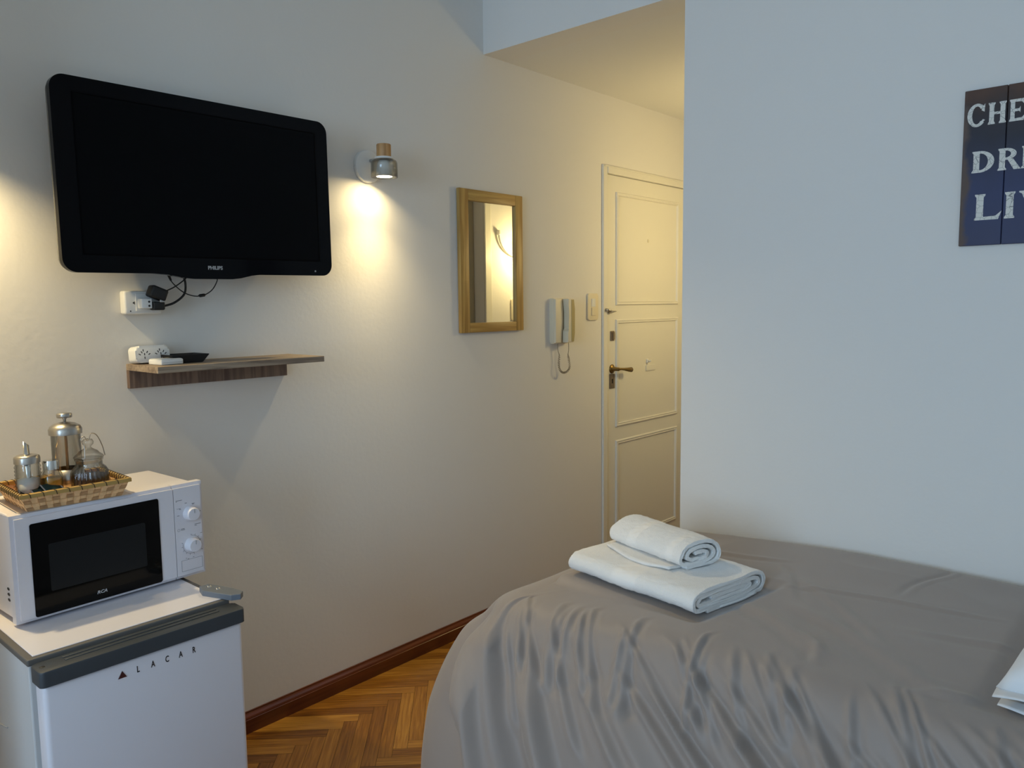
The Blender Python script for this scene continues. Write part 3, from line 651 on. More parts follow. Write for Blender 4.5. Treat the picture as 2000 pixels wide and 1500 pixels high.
# ------------------------------------------------------------------ tray of coffee things on the microwave
ZM = 0.9425
ln = thing('plastic_liner', 'thin clear plastic sheet under the basket on the microwave', 'liner', (0, 0, 0), 0)
bm = bmesh.new(); 
def basket_frame(): return Matrix.Translation((0.325, 0.567, ZM)) @ Matrix.Rotation(R(-1.5), 4, 'Z')
BF = basket_frame()
t = bmesh.new(); box(t, (-0.195, -0.018, 0.0), (0.003, 0.228, 0.0008), 0.0); merge(bm, t, BF); 
obj('sheet', bm, M_liner, ln)
bk = thing('woven_basket', 'shallow woven straw basket with gold rim on top of the microwave', 'basket', (0, 0, 0)); bk.matrix_world = BF @ Matrix.Translation((0, 0, 0.0010))
BW, BD, BH, fl_ = 0.205, 0.165, 0.040, 0.014      # base width along y, depth along -x, height, flare
cb = [(0, 0), (0, BW), (-BD, BW), (-BD, 0)]; ct = [(fl_, -fl_), (fl_, BW+fl_), (-BD-fl_, BW+fl_), (-BD-fl_, -fl_)]
bm = bmesh.new()
for s_ in range(4):
    a0, a1 = Vector(cb[s_]), Vector(cb[(s_+1) % 4]); b0, b1 = Vector(ct[s_]), Vector(ct[(s_+1) % 4])
    nh = int(round((a1-a0).length/0.0135)); nv = 4
    nr = Vector(((a1-a0).y, -(a1-a0).x)).normalized()
    if nr.dot((a0+a1)/2-Vector((-BD/2, BW/2))) < 0: nr = -nr
    for i in range(nh):
        for j in range(nv):
            off = 0.0012 if (i+j) % 2 else -0.0004
            q = []
            for (u_, v_) in ((i/nh, j/nv), ((i+1)/nh, j/nv), ((i+1)/nh, (j+1)/nv), (i/nh, (j+1)/nv)):
                p = (a0.lerp(a1, u_)).lerp(b0.lerp(b1, u_), v_); q.append((p, v_*BH*0.9))
            c = sum((p for p, _ in q), Vector((0, 0)))/4; cz = sum(z for _, z in q)/4
            outer = [bm.verts.new((p.x, p.y, z)) for p, z in q]
            cen = [bm.verts.new((c.x+(p.x-c.x)*0.7+nr.x*off, c.y+(p.y-c.y)*0.7+nr.y*off, cz+(z-cz)*0.75)) for p, z in q]
            mi_ = 1 if (i % 2 == 0 and j % 2 == 0) else 0
            bm.faces.new(cen).material_index = mi_
            for k in range(4): bm.faces.new((outer[k], outer[(k+1) % 4], cen[(k+1) % 4], cen[k])).material_index = mi_
v = [bm.verts.new((x, y, 0.001)) for x, y in cb]; bm.faces.new(v)
o = obj('woven_sides', bm, [M_straw1, M_straw2], bk)
sm_ = o.modifiers.new('thick', 'SOLIDIFY'); sm_.thickness = 0.0015
bm = bmesh.new()
for s_ in range(4):
    b0, b1 = Vector(ct[s_]), Vector(ct[(s_+1) % 4]); d = (b1-b0).normalized(); n2 = Vector((d.y, -d.x))
    v = []
    e0, e1 = b0-d*0.004, b1+d*0.004
    for pp in (e0, e1):
        for a, z in ((-0.005, 0.034), (0.005, 0.034), (0.005, 0.0425), (0.0, 0.0445), (-0.005, 0.0425)): v.append(bm.verts.new((pp.x+n2.x*a, pp.y+n2.y*a, z)))
    for k in range(5): bm.faces.new((v[k], v[(k+1) % 5], v[5+(k+1) % 5], v[5+k]))
    bm.faces.new(v[:5]); bm.faces.new(v[5:])
obj('gold_rim', bm, M_gold, bk)
bm = bmesh.new()
for s_ in range(4):
    b0, b1 = Vector(ct[s_]), Vector(ct[(s_+1) % 4]); L_ = (b1-b0).length; d = (b1-b0)/L_; n2 = Vector((d.y, -d.x)); k = 0.012; stp = 0.027 if s_ in (0,) else 0.0145
    while k < L_-0.006:
        c = b0+d*k
        pts = [(c+n2*-0.0056+d*-0.006, 0.0335), (c+n2*-0.0056+d*-0.004, 0.0430), (c+d*0.0, 0.0452), (c+n2*0.0056+d*0.004, 0.0430), (c+n2*0.0056+d*0.006, 0.0335)]
        tube(bm, [(p.x, p.y, z) for p, z in pts], 0.0009, 5); k += stp
obj('rim_binding', bm, M_bind, bk)

def TZ(x, y, z=0.0): return Matrix.Translation((x, y, z))
ZB = ZM+0.0042
# sugar dispenser
sd = thing('sugar_dispenser', 'ribbed glass sugar dispenser with steel spout lid, leftmost in the basket', 'sugar dispenser', (0.262, 0.592, ZB))
bm = bmesh.new(); pr = [(0, 0), (0.026, 0)]
for k in range(11): pr += [(0.0275, 0.004+k*0.0085), (0.0255, 0.0082+k*0.0085)]
pr += [(0.0235, 0.100), (0.0235, 0.104), (0.0215, 0.104), (0.0215, 0.099), (0.0235, 0.094), (0.0240, 0.006), (0, 0.004)]
lathe(bm, pr, 40); obj('glass_body', bm, M_glass, sd, smooth=True)
bm = bmesh.new(); lathe(bm, [(0, 0.005), (0.0232, 0.0065), (0.0232, 0.060), (0, 0.064)], 30); obj('sugar_fill', bm, M_sugar, sd)
bm = bmesh.new(); lathe(bm, [(0.0272, 0.098), (0.0272, 0.110), (0.0262, 0.114), (0.020, 0.117), (0.0075, 0.1185), (0.0, 0.1185)], 36); obj('steel_lid', bm, M_brushed, sd, smooth=True)
bm = bmesh.new(); lathe(bm, [(0.0065, 0.062), (0.0065, 0.156), (0.0052, 0.156), (0.0052, 0.062)], 20)
for v in bm.verts:
    if v.co.z > 0.15: v.co.z += -0.012 - v.co.y*0.9
    v.co.z -= 0.0
obj('spout', bm, M_chrome, sd, smooth=True)
# spice jar
sj = thing('spice_jar', 'small square glass jar half full of ochre powder with steel cap', 'jar', (0.258, 0.642, ZB), R(8)); sj.scale = (1, 1, 1.10)
def sqjar(bm, prof, n=32, p=4.0):
    rows = []
    for r, z in prof:
        row = []
        for i in range(n):
            a = 2*math.pi*i/n; c, s = math.cos(a), math.sin(a)
            pw = p if r > 0.019 else 2.0
            k = (abs(c)**pw+abs(s)**pw)**(-1/pw); row.append(bm.verts.new((r*c*k, r*s*k, z)))
        rows.append(row)
    for A, C in zip(rows[:-1], rows[1:]):
        for i in range(n): bm.faces.new((A[i], A[(i+1) % n], C[(i+1) % n], C[i]))
    bm.faces.new(rows[0][::-1]); bm.faces.new(rows[-1])
bm = bmesh.new(); sqjar(bm, [(0.019, 0), (0.0215, 0.002), (0.0215, 0.050), (0.0195, 0.060), (0.0165, 0.066), (0.0165, 0.076), (0.0150, 0.076), (0.0150, 0.066), (0.0180, 0.058), (0.0198, 0.048), (0.0198, 0.004), (0.018, 0.003)]); obj('glass_body', bm, M_glass, sj, smooth=True)
bm = bmesh.new(); sqjar(bm, [(0.0192, 0.0035), (0.0194, 0.006), (0.0194, 0.048), (0.0190, 0.050)]); obj('powder', bm, M_spice, sj)
bm = bmesh.new(); lathe(bm, [(0.0180, 0.068), (0.0182, 0.084), (0.0172, 0.0875), (0.0, 0.0885)], 36); obj('steel_cap', bm, M_chrome, sj, angle=40)
# coffee plunger
fp_ = thing('coffee_plunger', 'tall glass coffee plunger with domed steel lid behind the jars', 'coffee press', (0.199, 0.699, ZB))
bm = bmesh.new(); lathe(bm, [(0, 0.004), (0.031, 0.004), (0.033, 0.007), (0.033, 0.150), (0.0345, 0.152), (0.0345, 0.1535), (0.0315, 0.1535), (0.0315, 0.008), (0, 0.006)], 44); obj('glass_beaker', bm, M_glass, fp_, smooth=True)
bm = bmesh.new(); lathe(bm, [(0.0338, 0.004), (0.0342, 0.004), (0.0342, 0.060), (0.0338, 0.060)], 44); box(bm, (-0.006, -0.0352, 0.0), (0.006, -0.0335, 0.075)); box(bm, (-0.006, 0.0335, 0.0), (0.006, 0.0352, 0.075)); obj('metal_holder', bm, M_brushed, fp_)
bm = bmesh.new(); lathe(bm, [(0.037, 0.146), (0.0375, 0.158), (0.034, 0.166), (0.022, 0.173), (0.008, 0.1765), (0, 0.177)], 44); obj('domed_lid', bm, M_brushed, fp_, smooth=True)
bm = bmesh.new(); lathe(bm, [(0.0035, 0.012), (0.0035, 0.182), (0.005, 0.184), (0.005, 0.187), (0.0, 0.187)], 16)
lathe(bm, [(0, 0.187), (0.0165, 0.187), (0.0172, 0.189), (0.0172, 0.196), (0.016, 0.198), (0, 0.198)], 28); obj('plunger_rod', bm, M_brushed, fp_, smooth=False)
bm = bmesh.new(); lathe(bm, [(0, 0.012), (0.0305, 0.012), (0.0305, 0.018), (0, 0.020)], 30); obj('filter_disc', bm, M_brushed, fp_)
# ribbed coffee jar with glass lid
cj = thing('coffee_jar', 'ribbed glass jar of dark coffee with knobbed glass lid, rightmost in the basket', 'jar', (0.264, 0.726, ZB)); cj.scale = (1.04, 1.04, 1.20)
bm = bmesh.new(); lathe(bm, [(0, 0), (0.030, 0), (0.0375, 0.004), (0.0385, 0.012), (0.0385, 0.046), (0.0350, 0.055), (0.0285, 0.060), (0.0285, 0.069), (0.0305, 0.071), (0.0305, 0.074), (0.0265, 0.074), (0.0265, 0.060), (0.0330, 0.052), (0.0358, 0.044), (0.0358, 0.010), (0.030, 0.004), (0, 0.004)], 96, flute=24, famp=0.05, fz=(0.003, 0.053)); obj('glass_body', bm, M_glass, cj, smooth=True)
bm = bmesh.new(); lathe(bm, [(0, 0.005), (0.0300, 0.005), (0.0325, 0.010), (0.0325, 0.040), (0.0, 0.043)], 40); obj('coffee', bm, M_coffee, cj)
bm = bmesh.new(); lathe(bm, [(0, 0.0745), (0.031, 0.0745), (0.0325, 0.077), (0.030, 0.080), (0.024, 0.084), (0.0195, 0.089), (0.011, 0.093), (0.0065, 0.096), (0.0065, 0.099), (0.0115, 0.103), (0.0125, 0.108), (0.0095, 0.113), (0, 0.115)], 44); obj('glass_lid', bm, M_glass, cj, smooth=True)
# wire clasp
bm = bmesh.new(); tube(bm, spline([(0.028, -0.018, 0.075), (0.022, -0.016, 0.103), (0.020, -0.022, 0.116), (0.020, -0.014, 0.122), (0.020, -0.008, 0.113), (0.018, -0.002, 0.118), (0.014, 0.004, 0.126), (0.008, 0.018, 0.120), (0.004, 0.030, 0.098), (0.002, 0.036, 0.076)], 10), 0.0011, 6); obj('wire_clasp', bm, M_brushed, cj, smooth=True)
# tea sachets
for i, (x, y, rz, ty, lab) in enumerate(((0.292, 0.612, 12, 34, 'dark green tea sachet lying in the basket, nearest the gold rim'), (0.280, 0.590, -6, 38, 'dark green tea sachet at the left in front of the sugar dispenser'), (0.289, 0.637, 22, 40, 'dark green tea sachet standing in front of the spice jar'))):
    s_ = thing('tea_sachet', lab, 'sachet', (x, y, ZB+0.030), R(rz), group='tea sachets in the basket')
    s_.rotation_euler = (R(0), R(ty), R(rz))
    bm = bmesh.new(); gx = 8
    for sgn in (1, -1):
        vv = [[bm.verts.new((-0.022+0.036*a/gx, -0.022+0.044*c/gx, sgn*0.0022*math.sin(math.pi*a/gx)*math.sin(math.pi*c/gx))) for c in range(gx+1)] for a in range(gx+1)]
        for a in range(gx):
            for c in range(gx): bm.faces.new((vv[a][c], vv[a+1][c], vv[a+1][c+1], vv[a][c+1]))
    bmesh.ops.remove_doubles(bm, verts=bm.verts[:], dist=1e-6); obj('packet', bm, M_sachet, s_, smooth=True)
    obj('silver_seal', B((-0.023, 0.0205, -0.0004), (0.015, 0.0235, 0.0004)), M_logo, s_); obj('silver_seal', B((-0.023, -0.0235, -0.0004), (0.015, -0.0205, 0.0004)), M_logo, s_)

# ------------------------------------------------------------------ bed
BX0, BX1, BY0, BY1 = 0.865, 2.86, 1.50, 2.428
bd = thing('bed', 'single bed base and mattress under the taupe duvet against the far wall', 'bed', (BX0+0.06, BY0+0.06, 0))
LX, LY = BX1-BX0-0.12, BY1-BY0-0.07
obj('bed_base', B((0.04, 0.04, 0.10), (LX, LY, 0.32), 0.01, 2), M_gask, bd)
obj('mattress', B((0.03, 0.03, 0.32), (LX, LY, 0.535), 0.05, 4), M_sheet, bd, angle=40)
for x in (0.10, LX-0.08):
    for y in (0.10, LY-0.08):
        bm = bmesh.new(); lathe(bm, [(0, 0), (0.022, 0), (0.026, 0.10), (0, 0.10)], 16, TZ(x, y)); obj('bed_leg', bm, M_tvk, bd)

def sstep(a, b_, x):
    t = max(0.0, min(1.0, (x-a)/(b_-a))); return t*t*(3-2*t)
def ztop(x, y):
    z = 0.603 + 0.040*sstep(0.9, 1.5, x)
    z += 0.006*noise.noise(Vector((x*2.3, y*2.6, 1.7)))
    z -= 0.03*sstep(BY1-0.05, BY1, y)**2
    return z
def pressed(x, y, z):
    # the duvet lies flat under the weight of the towels and of the pillow
    ca, sa = math.cos(R(-9.0)), math.sin(R(-9.0)); dx, dy = x-0.965, y-1.742
    lx, ly = dx*ca+dy*sa, -dx*sa+dy*ca; mg = 0.05
    m = sstep(-mg, -0.005, lx)*(1-sstep(0.45, 0.45+mg, lx))*sstep(-mg, -0.005, ly)*(1-sstep(0.315, 0.315+mg, ly))
    z = z*(1-m)+0.6215*m
    m = sstep(2.0, 2.05, x)*(1-sstep(2.55, 2.6, x))*sstep(1.59, 1.635, y)*(1-sstep(2.36, 2.40, y))
    return z*(1-m)+0.6345*m
def nz(a, b_, c=0.0): return noise.noise(Vector((a, b_, c)))
def ridged(a, b_, c=0.0): return 1.0-2.0*abs(nz(a, b_, c))
CREASE = [((1.446, 1.825), (1.764, 1.645), 0.020, 0.006), ((1.60, 1.87), (1.992, 1.616), 0.022, 0.006), ((1.425, 2.163), (1.585, 1.941), 0.012, -0.003), ((1.508, 2.069), (1.855, 1.754), 0.014, 0.004),
          ((1.043, 2.151), (1.40, 2.22), 0.012, 0.004), ((1.50, 2.00), (1.95, 2.10), 0.010, 0.003), ((1.75, 2.12), (1.80, 2.40), 0.010, -0.004), ((1.85, 1.90), (2.6, 2.0), 0.015, 0.004), ((1.66, 1.72), (1.75, 1.60), 0.012, 0.005), ((1.9, 1.58), (2.3, 1.72), 0.015, 0.005)]
def crease(x, y):
    z = 0.0
    for (ax, ay), (bx, by), wd, am in CREASE:
        dx, dy = bx-ax, by-ay; L2 = dx*dx+dy*dy; t = ((x-ax)*dx+(y-ay)*dy)/L2
        if t < -0.15 or t > 1.15: continue
        d = ((x-ax)*dy-(y-ay)*dx)/math.sqrt(L2)+0.012*math.sin(t*5)
        q = d/wd
        if abs(q) > 3: continue
        z += am*(math.exp(-q*q)-0.5*math.exp(-(q-1.7)**2))*sstep(-0.15, 0.2, t)*sstep(1.15, 0.8, t) if False else am*(math.exp(-q*q)-0.5*math.exp(-(q-1.7)**2))*sstep(-0.15, 0.2, t)*(1-sstep(0.8, 1.15, t))
    return z
rf_ = random.Random(11)
FOLDS = []
c = -0.02
while c < 2.0:
    FOLDS.append((c, 0.38+0.85*sstep(0.0, 0.45, c)+rf_.uniform(-0.08, 0.08), rf_.uniform(0.009, 0.018), rf_.uniform(0.009, 0.018), rf_.uniform(-0.13, 0.02), rf_.choice([0.25, 0.5, 0.7, 0.9, 0.9])))
    c += rf_.uniform(0.035, 0.075)
for k in range(34):      # short puckers at the shoulder
    FOLDS.append((rf_.uniform(0.0, 1.3), rf_.uniform(0.1, 0.9), rf_.uniform(0.007, 0.012), rf_.uniform(0.006, 0.011), rf_.uniform(-0.19, -0.10), rf_.uniform(0.04, 0.14)))
# deep folds around the hanging corner: centre, slant, width, depth, start, end
DEEP = [(-0.015, 0.10, 0.020, -0.050, -0.06, 2), (0.035, 0.16, 0.026, 0.030, -0.04, 2), (-0.085, -0.02, 0.045, 0.028, 0.02, 2), (0.095, 0.50, 0.022, -0.026, 0.0, 2),
        (0.030, 0.22, 0.030, -0.060, 0.20, 2), (-0.14, -0.10, 0.020, -0.050, 0.30, 2), (-0.06, -0.02, 0.022, -0.050, 0.34, 2), (-0.20, -0.12, 0.030, 0.030, 0.15, 2), (0.16, 0.68, 0.03, 0.022, 0.05, 2), (0.36, 1.05, 0.035, 0.020, 0.02, 2), (0.60, 1.2, 0.04, -0.018, 0.05, 2), (0.85, 1.2, 0.04, 0.018, 0.0, 2), (1.15, 1.2, 0.04, -0.018, 0.05, 2)]
def duvet():
    rc, rf = 0.105, 0.08
    Lf = BY1-BY0-rc; Lc = rc*math.pi/2; Ln = BX1-BX0-rc; U = Lf+Lc+Ln
    NU, NI, NP = 760, 110, 120
    bm = bmesh.new(); cols = []
    for iu in range(NU+1):
        u = U*iu/NU
        if u < Lf: p = Vector((BX0, BY1-u)); n = Vector((-1, 0))
        elif u < Lf+Lc:
            a = (u-Lf)/rc; p = Vector((BX0+rc-rc*math.cos(a), BY0+rc-rc*math.sin(a))); n = Vector((-math.cos(a), -math.sin(a)))
        else: p = Vector((BX0+rc+(u-Lf-Lc), BY0)); n = Vector((0, -1))
        pin = p - n*rf
        q = Vector((BX0+rf+(BX1-BX0-rf)*(u/U)**1.15, BY1))
        if u < 0.0001: pin = q.copy()
        uc = u-(Lf+Lc/2)
        corner = math.exp(-(uc/0.26)**2)
        col = []
        near = sstep(Lf-0.1, Lf+0.25, u)
        zt = ztop(*pin)
        Wl = zt-rf-0.012
        # side profile: the slope turns from flat at the top to a slant and then to upright near the floor
        ph1 = R(74-16*near*(1-corner)-28*corner); SH = 0.14
        pts_ = []; h_ = 0.0; v_ = zt; S_ = (zt)*1.25; ds = 0.004; sa = 0.0
        while v_ > 0.012 and sa < 1.2:
            ph = ph1*sstep(0, SH, sa) if sa < SH else ph1+(math.pi/2-ph1)*min(1.0, (sa-SH)/0.50)**1.2
            pts_.append((h_, v_, ph)); h_ += math.cos(ph)*ds; v_ -= math.sin(ph)*ds; sa += ds
        S_ = (len(pts_)-1)*ds
        def prof_at(q_):
            f = q_/ds; i = min(int(f), len(pts_)-2); t_ = min(1.0, f-i); A_, B_ = pts_[i], pts_[i+1]
            return tuple(A_[j]+(B_[j]-A_[j])*t_ for j in range(3))
        def fold(w_):
            ws = max(0.0, w_); wt = ws/Wl; d = 0.0
            slant = 0.10+0.65*sstep(0.0, 0.5, uc); s_ = w_+0.16
            uu = u - slant*s_ + 0.015*nz(u*3, s_*2, 2)
            d += (0.020*sstep(0.02, 0.42, ws)+0.001)*(ridged(uu*6.2, s_*1.1, 0.3)-0.35) + 0.0012*nz(uu*16, s_*2.5, 8.0)*near
            for c0, sl, wd, am, w0, w1 in FOLDS:
                if w_ < w0: continue
                x = (uc-c0-sl*(w_-w0)+0.005*math.sin(w_*8+c0*30))/(wd*(1+1.6*wt))
                if abs(x) > 3.2: continue
                d += am*(math.exp(-x*x)-0.75*math.exp(-((x-1.5)/1.1)**2))*sstep(w0, w0+0.09, w_)*(1-sstep(w1*0.75, w1, w_))*(0.35+0.65*near)*(1+0.4*wt)*0.8
            for c0, sl, wd, am, w0, w1 in DEEP:
                if w_ < w0: continue
                x = (uc-c0-sl*(w_-w0))/(wd*(1+1.5*(w_-w0)/Wl))
                if abs(x) > 3.2: continue
                d += 1.1*am*math.exp(-x*x)*sstep(w0, w0+0.12, w_)
            return d
        for i in range(NI):
            t = i/NI; xy = q.lerp(pin, t); x, y = xy
            z = ztop(x, y)
            dn = y-BY0; L_ = (pin-q).length*(1-t)
            z += crease(x, y) + 0.004*(ridged(x*1.9+y*1.3, x*1.2-y*3.4, 3.1)-0.4)*sstep(0.05, 0.4, dn)
            z += 0.0020*nz(x*9+y*5, y*7-x*3, 4.4)
            if L_ < 0.10: z += fold(-0.14-L_)*0.8*near
            col.append(bm.verts.new((x, y, pressed(x, y, z))))
        for k in range(NP+1):
            sa = S_*k/NP; pr = prof_at(sa)
            no, nv = math.sin(pr[2]), math.cos(pr[2])
            d = fold(sa-0.14)
            xy = p + n*(pr[0]-rf+d*no)
            z = pr[1]+d*nv*0.8
            if k < NP*0.3: z += 0.004*(ridged(pin.x*1.9+pin.y*1.3, pin.x*1.2-pin.y*3.4, 3.1)-0.4)*sstep(0.05, 0.4, pin.y-BY0)*nv*(1-sa/(S_*0.3))
            col.append(bm.verts.new((max(0.03, xy.x), min(xy.y, BY1), max(0.006, z))))
        cols.append(col)
    for A, C in zip(cols[:-1], cols[1:]):
        for i in range(len(A)-1):
            bm.faces.new((A[i], C[i], C[i+1], A[i+1]))
    o = obj('duvet', bm, M_duvet, smooth=True)
    tag(o, 'taupe satin duvet draped over the bed to the floor', 'duvet')
    return o
duvet()

# pillow at the head of the bed, white case with an open hem
pl = thing('pillow', 'white pillow on the duvet at the right edge of the photo', 'pillow', (2.045, 1.665, 0.640))
bm = bmesh.new(); PX, PY, n1 = 0.48, 0.68, 36
for sgn in (1, -1):
    g = []
    for i in range(n1+1):
        row = []
        for j in range(n1+1):
            a, c = i/n1, j/n1
            e = (max(0, 1-abs(2*a-1)**3.2)*max(0, 1-abs(2*c-1)**3.2))**0.45
            pinch = 0.035*(abs(2*a-1)**2)*(1-abs(2*c-1)**2)
            x = PX*a; y = PY*c
            y += pinch*0 ; x += 0.022*math.sin(math.pi*c)*(1-2*a)
            y += 0.020*math.sin(math.pi*a)*(1-2*c)
            z = 0.028 + (0.105*e if sgn > 0 else -0.028*e**0.5) + 0.004*nz(a*6, c*6, sgn)
            row.append(bm.verts.new((x, y, z)))
        g.append(row)
    for i in range(n1):
        for j in range(n1): bm.faces.new((g[i][j], g[i+1][j], g[i+1][j+1], g[i][j+1]))
bmesh.ops.remove_doubles(bm, verts=bm.verts[:], dist=0.0045)
obj('pillow_body', bm, M_sheet, pl, smooth=True)
bm = bmesh.new()
for lay, (z0, dx) in enumerate(((0.022, 0.0), (0.004, 0.008))):
    rows = []
    for i in range(25):
        a = i/24
        r_ = []
        for k in range(5):
            c = k/4; r_.append(bm.verts.new((dx+PX*0.98*a, 0.014-0.045*c+0.006*math.sin(a*9+lay), z0+0.005*math.sin(a*14+lay*2)*c - 0.002*c)))
        rows.append(r_)
    for A, C in zip(rows[:-1], rows[1:]):
        for k in range(4): bm.faces.new((A[k], C[k], C[k+1], A[k+1]))
o = obj('pillowcase_hem', bm, M_sheet, pl, smooth=True); md = o.modifiers.new('thick', 'SOLIDIFY'); md.thickness = 0.002

# ------------------------------------------------------------------ towels
def folded(name_, center, th, length, nseg, parent, seed, m, bands=(), wob=0.0035):
    cl = spline([(0, a, c) for a, c in center], 8)
    prof = []
    T = []
    for i, p in enumerate(cl):
        d = (cl[min(i+1, len(cl)-1)]-cl[max(i-1, 0)]).normalized(); T.append(Vector((0, -d.z, d.y)))
    L_ = [p+n*th/2 for p, n in zip(cl, T)]; R_ = [p-n*th/2 for p, n in zip(cl, T)]
    loop = L_+R_[::-1]
    bm = bmesh.new(); rows = []
    for k in range(nseg+1):
        x = length*k/nseg; row = []
        ed = min(k, nseg-k)/nseg
        for i, p in enumerate(loop):
            ii = min(i, len(loop)-1-i)
            v = Vector((x, p.y, p.z))
            q = Vector((x*9+seed, ii*0.09, 0.0))
            if k in (0, nseg): v.x += 0.004*nz(ii*0.11, seed, 4.0+k)*(1 if k else 1)
            v.z += wob*nz(x*11, p.y*14, seed) + 0.0018*nz(x*60, ii*0.5, seed+3)
            v.y += wob*1.4*nz(x*8, ii*0.02, seed+9)
            v.z = max(v.z, 0.001)
            row.append(bm.verts.new(v))
        rows.append(row)
    n = len(loop)
    for A, C in zip(rows[:-1], rows[1:]):
        for i in range(n): bm.faces.new((A[i], A[(i+1) % n], C[(i+1) % n], C[i]))
    for f in bm.faces: f.smooth = True
    bm.faces.new(rows[0][::-1]); bm.faces.new(rows[-1])
    for f in bm.faces:
        if len(f.verts) == 4:
            cx = f.calc_center_median().x
            if any(a < cx < b_ for a, b_ in bands): f.material_index = 1
    return obj(name_, bm, m, parent)
ZT = 0.622
bt = thing('bath_towel', 'large folded white bath towel on the duvet under the small towel', 'towel', (0.965, 1.742, ZT), R(-9.0))
big = [(0.06, 0.0070), (0.16, 0.0060), (0.27, 0.0062), (0.300, 0.012), (0.309, 0.030), (0.300, 0.050), (0.27, 0.058), (0.16, 0.060), (0.05, 0.059), (0.018, 0.052), (0.008, 0.036), (0.014, 0.022), (0.035, 0.0165), (0.12, 0.0165), (0.24, 0.0175), (0.277, 0.022), (0.287, 0.033), (0.272, 0.045), (0.20, 0.0495), (0.06, 0.0490), (0.034, 0.043), (0.028, 0.033), (0.045, 0.0275), (0.12, 0.0270), (0.22, 0.0285), (0.245, 0.034), (0.22, 0.0392), (0.08, 0.0385)]
folded('terry_cloth', big, 0.0098, 0.440, 130, bt, 1.3, [M_towel, M_band], bands=((0.165, 0.25),))
bm = bmesh.new(); tube(bm, spline([(0.432, 0.10, 0.004), (0.440, 0.13, 0.005), (0.444, 0.2, 0.004), (0.441, 0.27, 0.005)], 8), 0.0035, 6); obj('hem', bm, M_towel, bt, smooth=True)
stw = thing('hand_towel', 'small rolled white hand towel on top of the big folded towel', 'towel', (1.010, 1.868, ZT+0.0670), R(-17.0))
small = [(0.040, 0.0050), (0.10, 0.0048), (0.140, 0.008), (0.160, 0.024), (0.158, 0.046), (0.135, 0.064), (0.10, 0.070), (0.060, 0.066), (0.030, 0.052), (0.018, 0.034), (0.024, 0.018), (0.050, 0.0140), (0.10, 0.0150), (0.132, 0.022), (0.141, 0.036), (0.125, 0.051), (0.095, 0.0575), (0.062, 0.053), (0.042, 0.041), (0.045, 0.028), (0.075, 0.0240), (0.105, 0.027), (0.118, 0.036), (0.100, 0.044), (0.072, 0.041)]
folded('terry_roll', small, 0.0098, 0.295, 90, stw, 5.1, [M_towel, M_band], bands=((0.08, 0.115), (0.235, 0.262)), wob=0.003)
bm = bmesh.new(); rows = []
for k in range(31):
    a = k/30; r_ = []
    for j in range(9):
        c = j/8; r_.append(bm.verts.new((0.012+0.262*a, 0.060-0.085*c*(0.55+0.5*math.sin(0.5+2.2*a)), 0.0045+0.003*math.sin(a*8)*c+0.002*nz(a*6, c*3, 2))))
    rows.append(r_)
for A, C in zip(rows[:-1], rows[1:]):
    for j in range(8): bm.faces.new((A[j], C[j], C[j+1], A[j+1]))
o = obj('loose_flap', bm, M_towel, stw, smooth=True); md = o.modifiers.new('thick', 'SOLIDIFY'); md.thickness = 0.007; md.offset = 0

# ------------------------------------------------------------------ painted wooden sign
sg = thing('wall_sign', 'dark blue and brown plank sign with white lettering on the far wall', 'sign', (1.782, YF-0.013, 1.542))
m, nt, b = newmat('worn_sign_paint')
tc = nt.nodes.new('ShaderNodeTexCoord'); sx_ = nt.nodes.new('ShaderNodeSeparateXYZ'); nt.links.new(tc.outputs['Object'], sx_.inputs[0])
nn = nt.nodes.new('ShaderNodeTexNoise'); nn.inputs['Scale'].default_value = 9; nn.inputs['Detail'].default_value = 8; nt.links.new(tc.outputs['Object'], nn.inputs['Vector'])
def mth(op, a, b_=None, c=None):
    q = nt.nodes.new('ShaderNodeMath'); q.operation = op
    for i, v in enumerate((a, b_, c)):
        if v is None: continue
        if isinstance(v, (int, float)): q.inputs[i].default_value = v
        else: nt.links.new(v, q.inputs[i])
    return q.outputs[0]
nzz = mth('MULTIPLY_ADD', nn.outputs['Fac'], 0.30, -0.15)
ver = mth('ADD', mth('MULTIPLY', sx_.outputs['Z'], 2.45), nzz)
r = nt.nodes.new('ShaderNodeValToRGB'); e = r.color_ramp.elements
e[0].position = 0.0; e[0].color = (0.038, 0.045, 0.105, 1); e[1].position = 1.0; e[1].color = (0.085, 0.038, 0.020, 1)
for ps_, c_ in ((0.35, (0.030, 0.040, 0.110)), (0.55, (0.022, 0.026, 0.060)), (0.72, (0.018, 0.018, 0.032)), (0.86, (0.030, 0.020, 0.020))): k = e.new(ps_); k.color = (*c_, 1)
nt.links.new(ver, r.inputs['Fac'])
edge = mth('ADD', mth('MULTIPLY', sx_.outputs['X'], 22.0), mth('MULTIPLY_ADD', nn.outputs['Fac'], 2.4, -1.2))
re = nt.nodes.new('ShaderNodeValToRGB'); re.color_ramp.elements[0].position = 0.10; re.color_ramp.elements[0].color = (1, 1, 1, 1); re.color_ramp.elements[1].position = 0.40; re.color_ramp.elements[1].color = (0, 0, 0, 1)
nt.links.new(edge, re.inputs['Fac'])
mixc = nt.nodes.new('ShaderNodeMix'); mixc.data_type = 'RGBA'; nt.links.new(re.outputs['Color'], mixc.inputs['Factor']); nt.links.new(r.outputs['Color'], mixc.inputs[6]); mixc.inputs[7].default_value = (0.10, 0.065, 0.05, 1)
nt.links.new(mixc.outputs[2], b.inputs['Base Color']); b.inputs['Roughness'].default_value = 0.6
M_sign = m
m, nt, b = newmat('cracked_white_lettering'); tc = nt.nodes.new('ShaderNodeTexCoord')
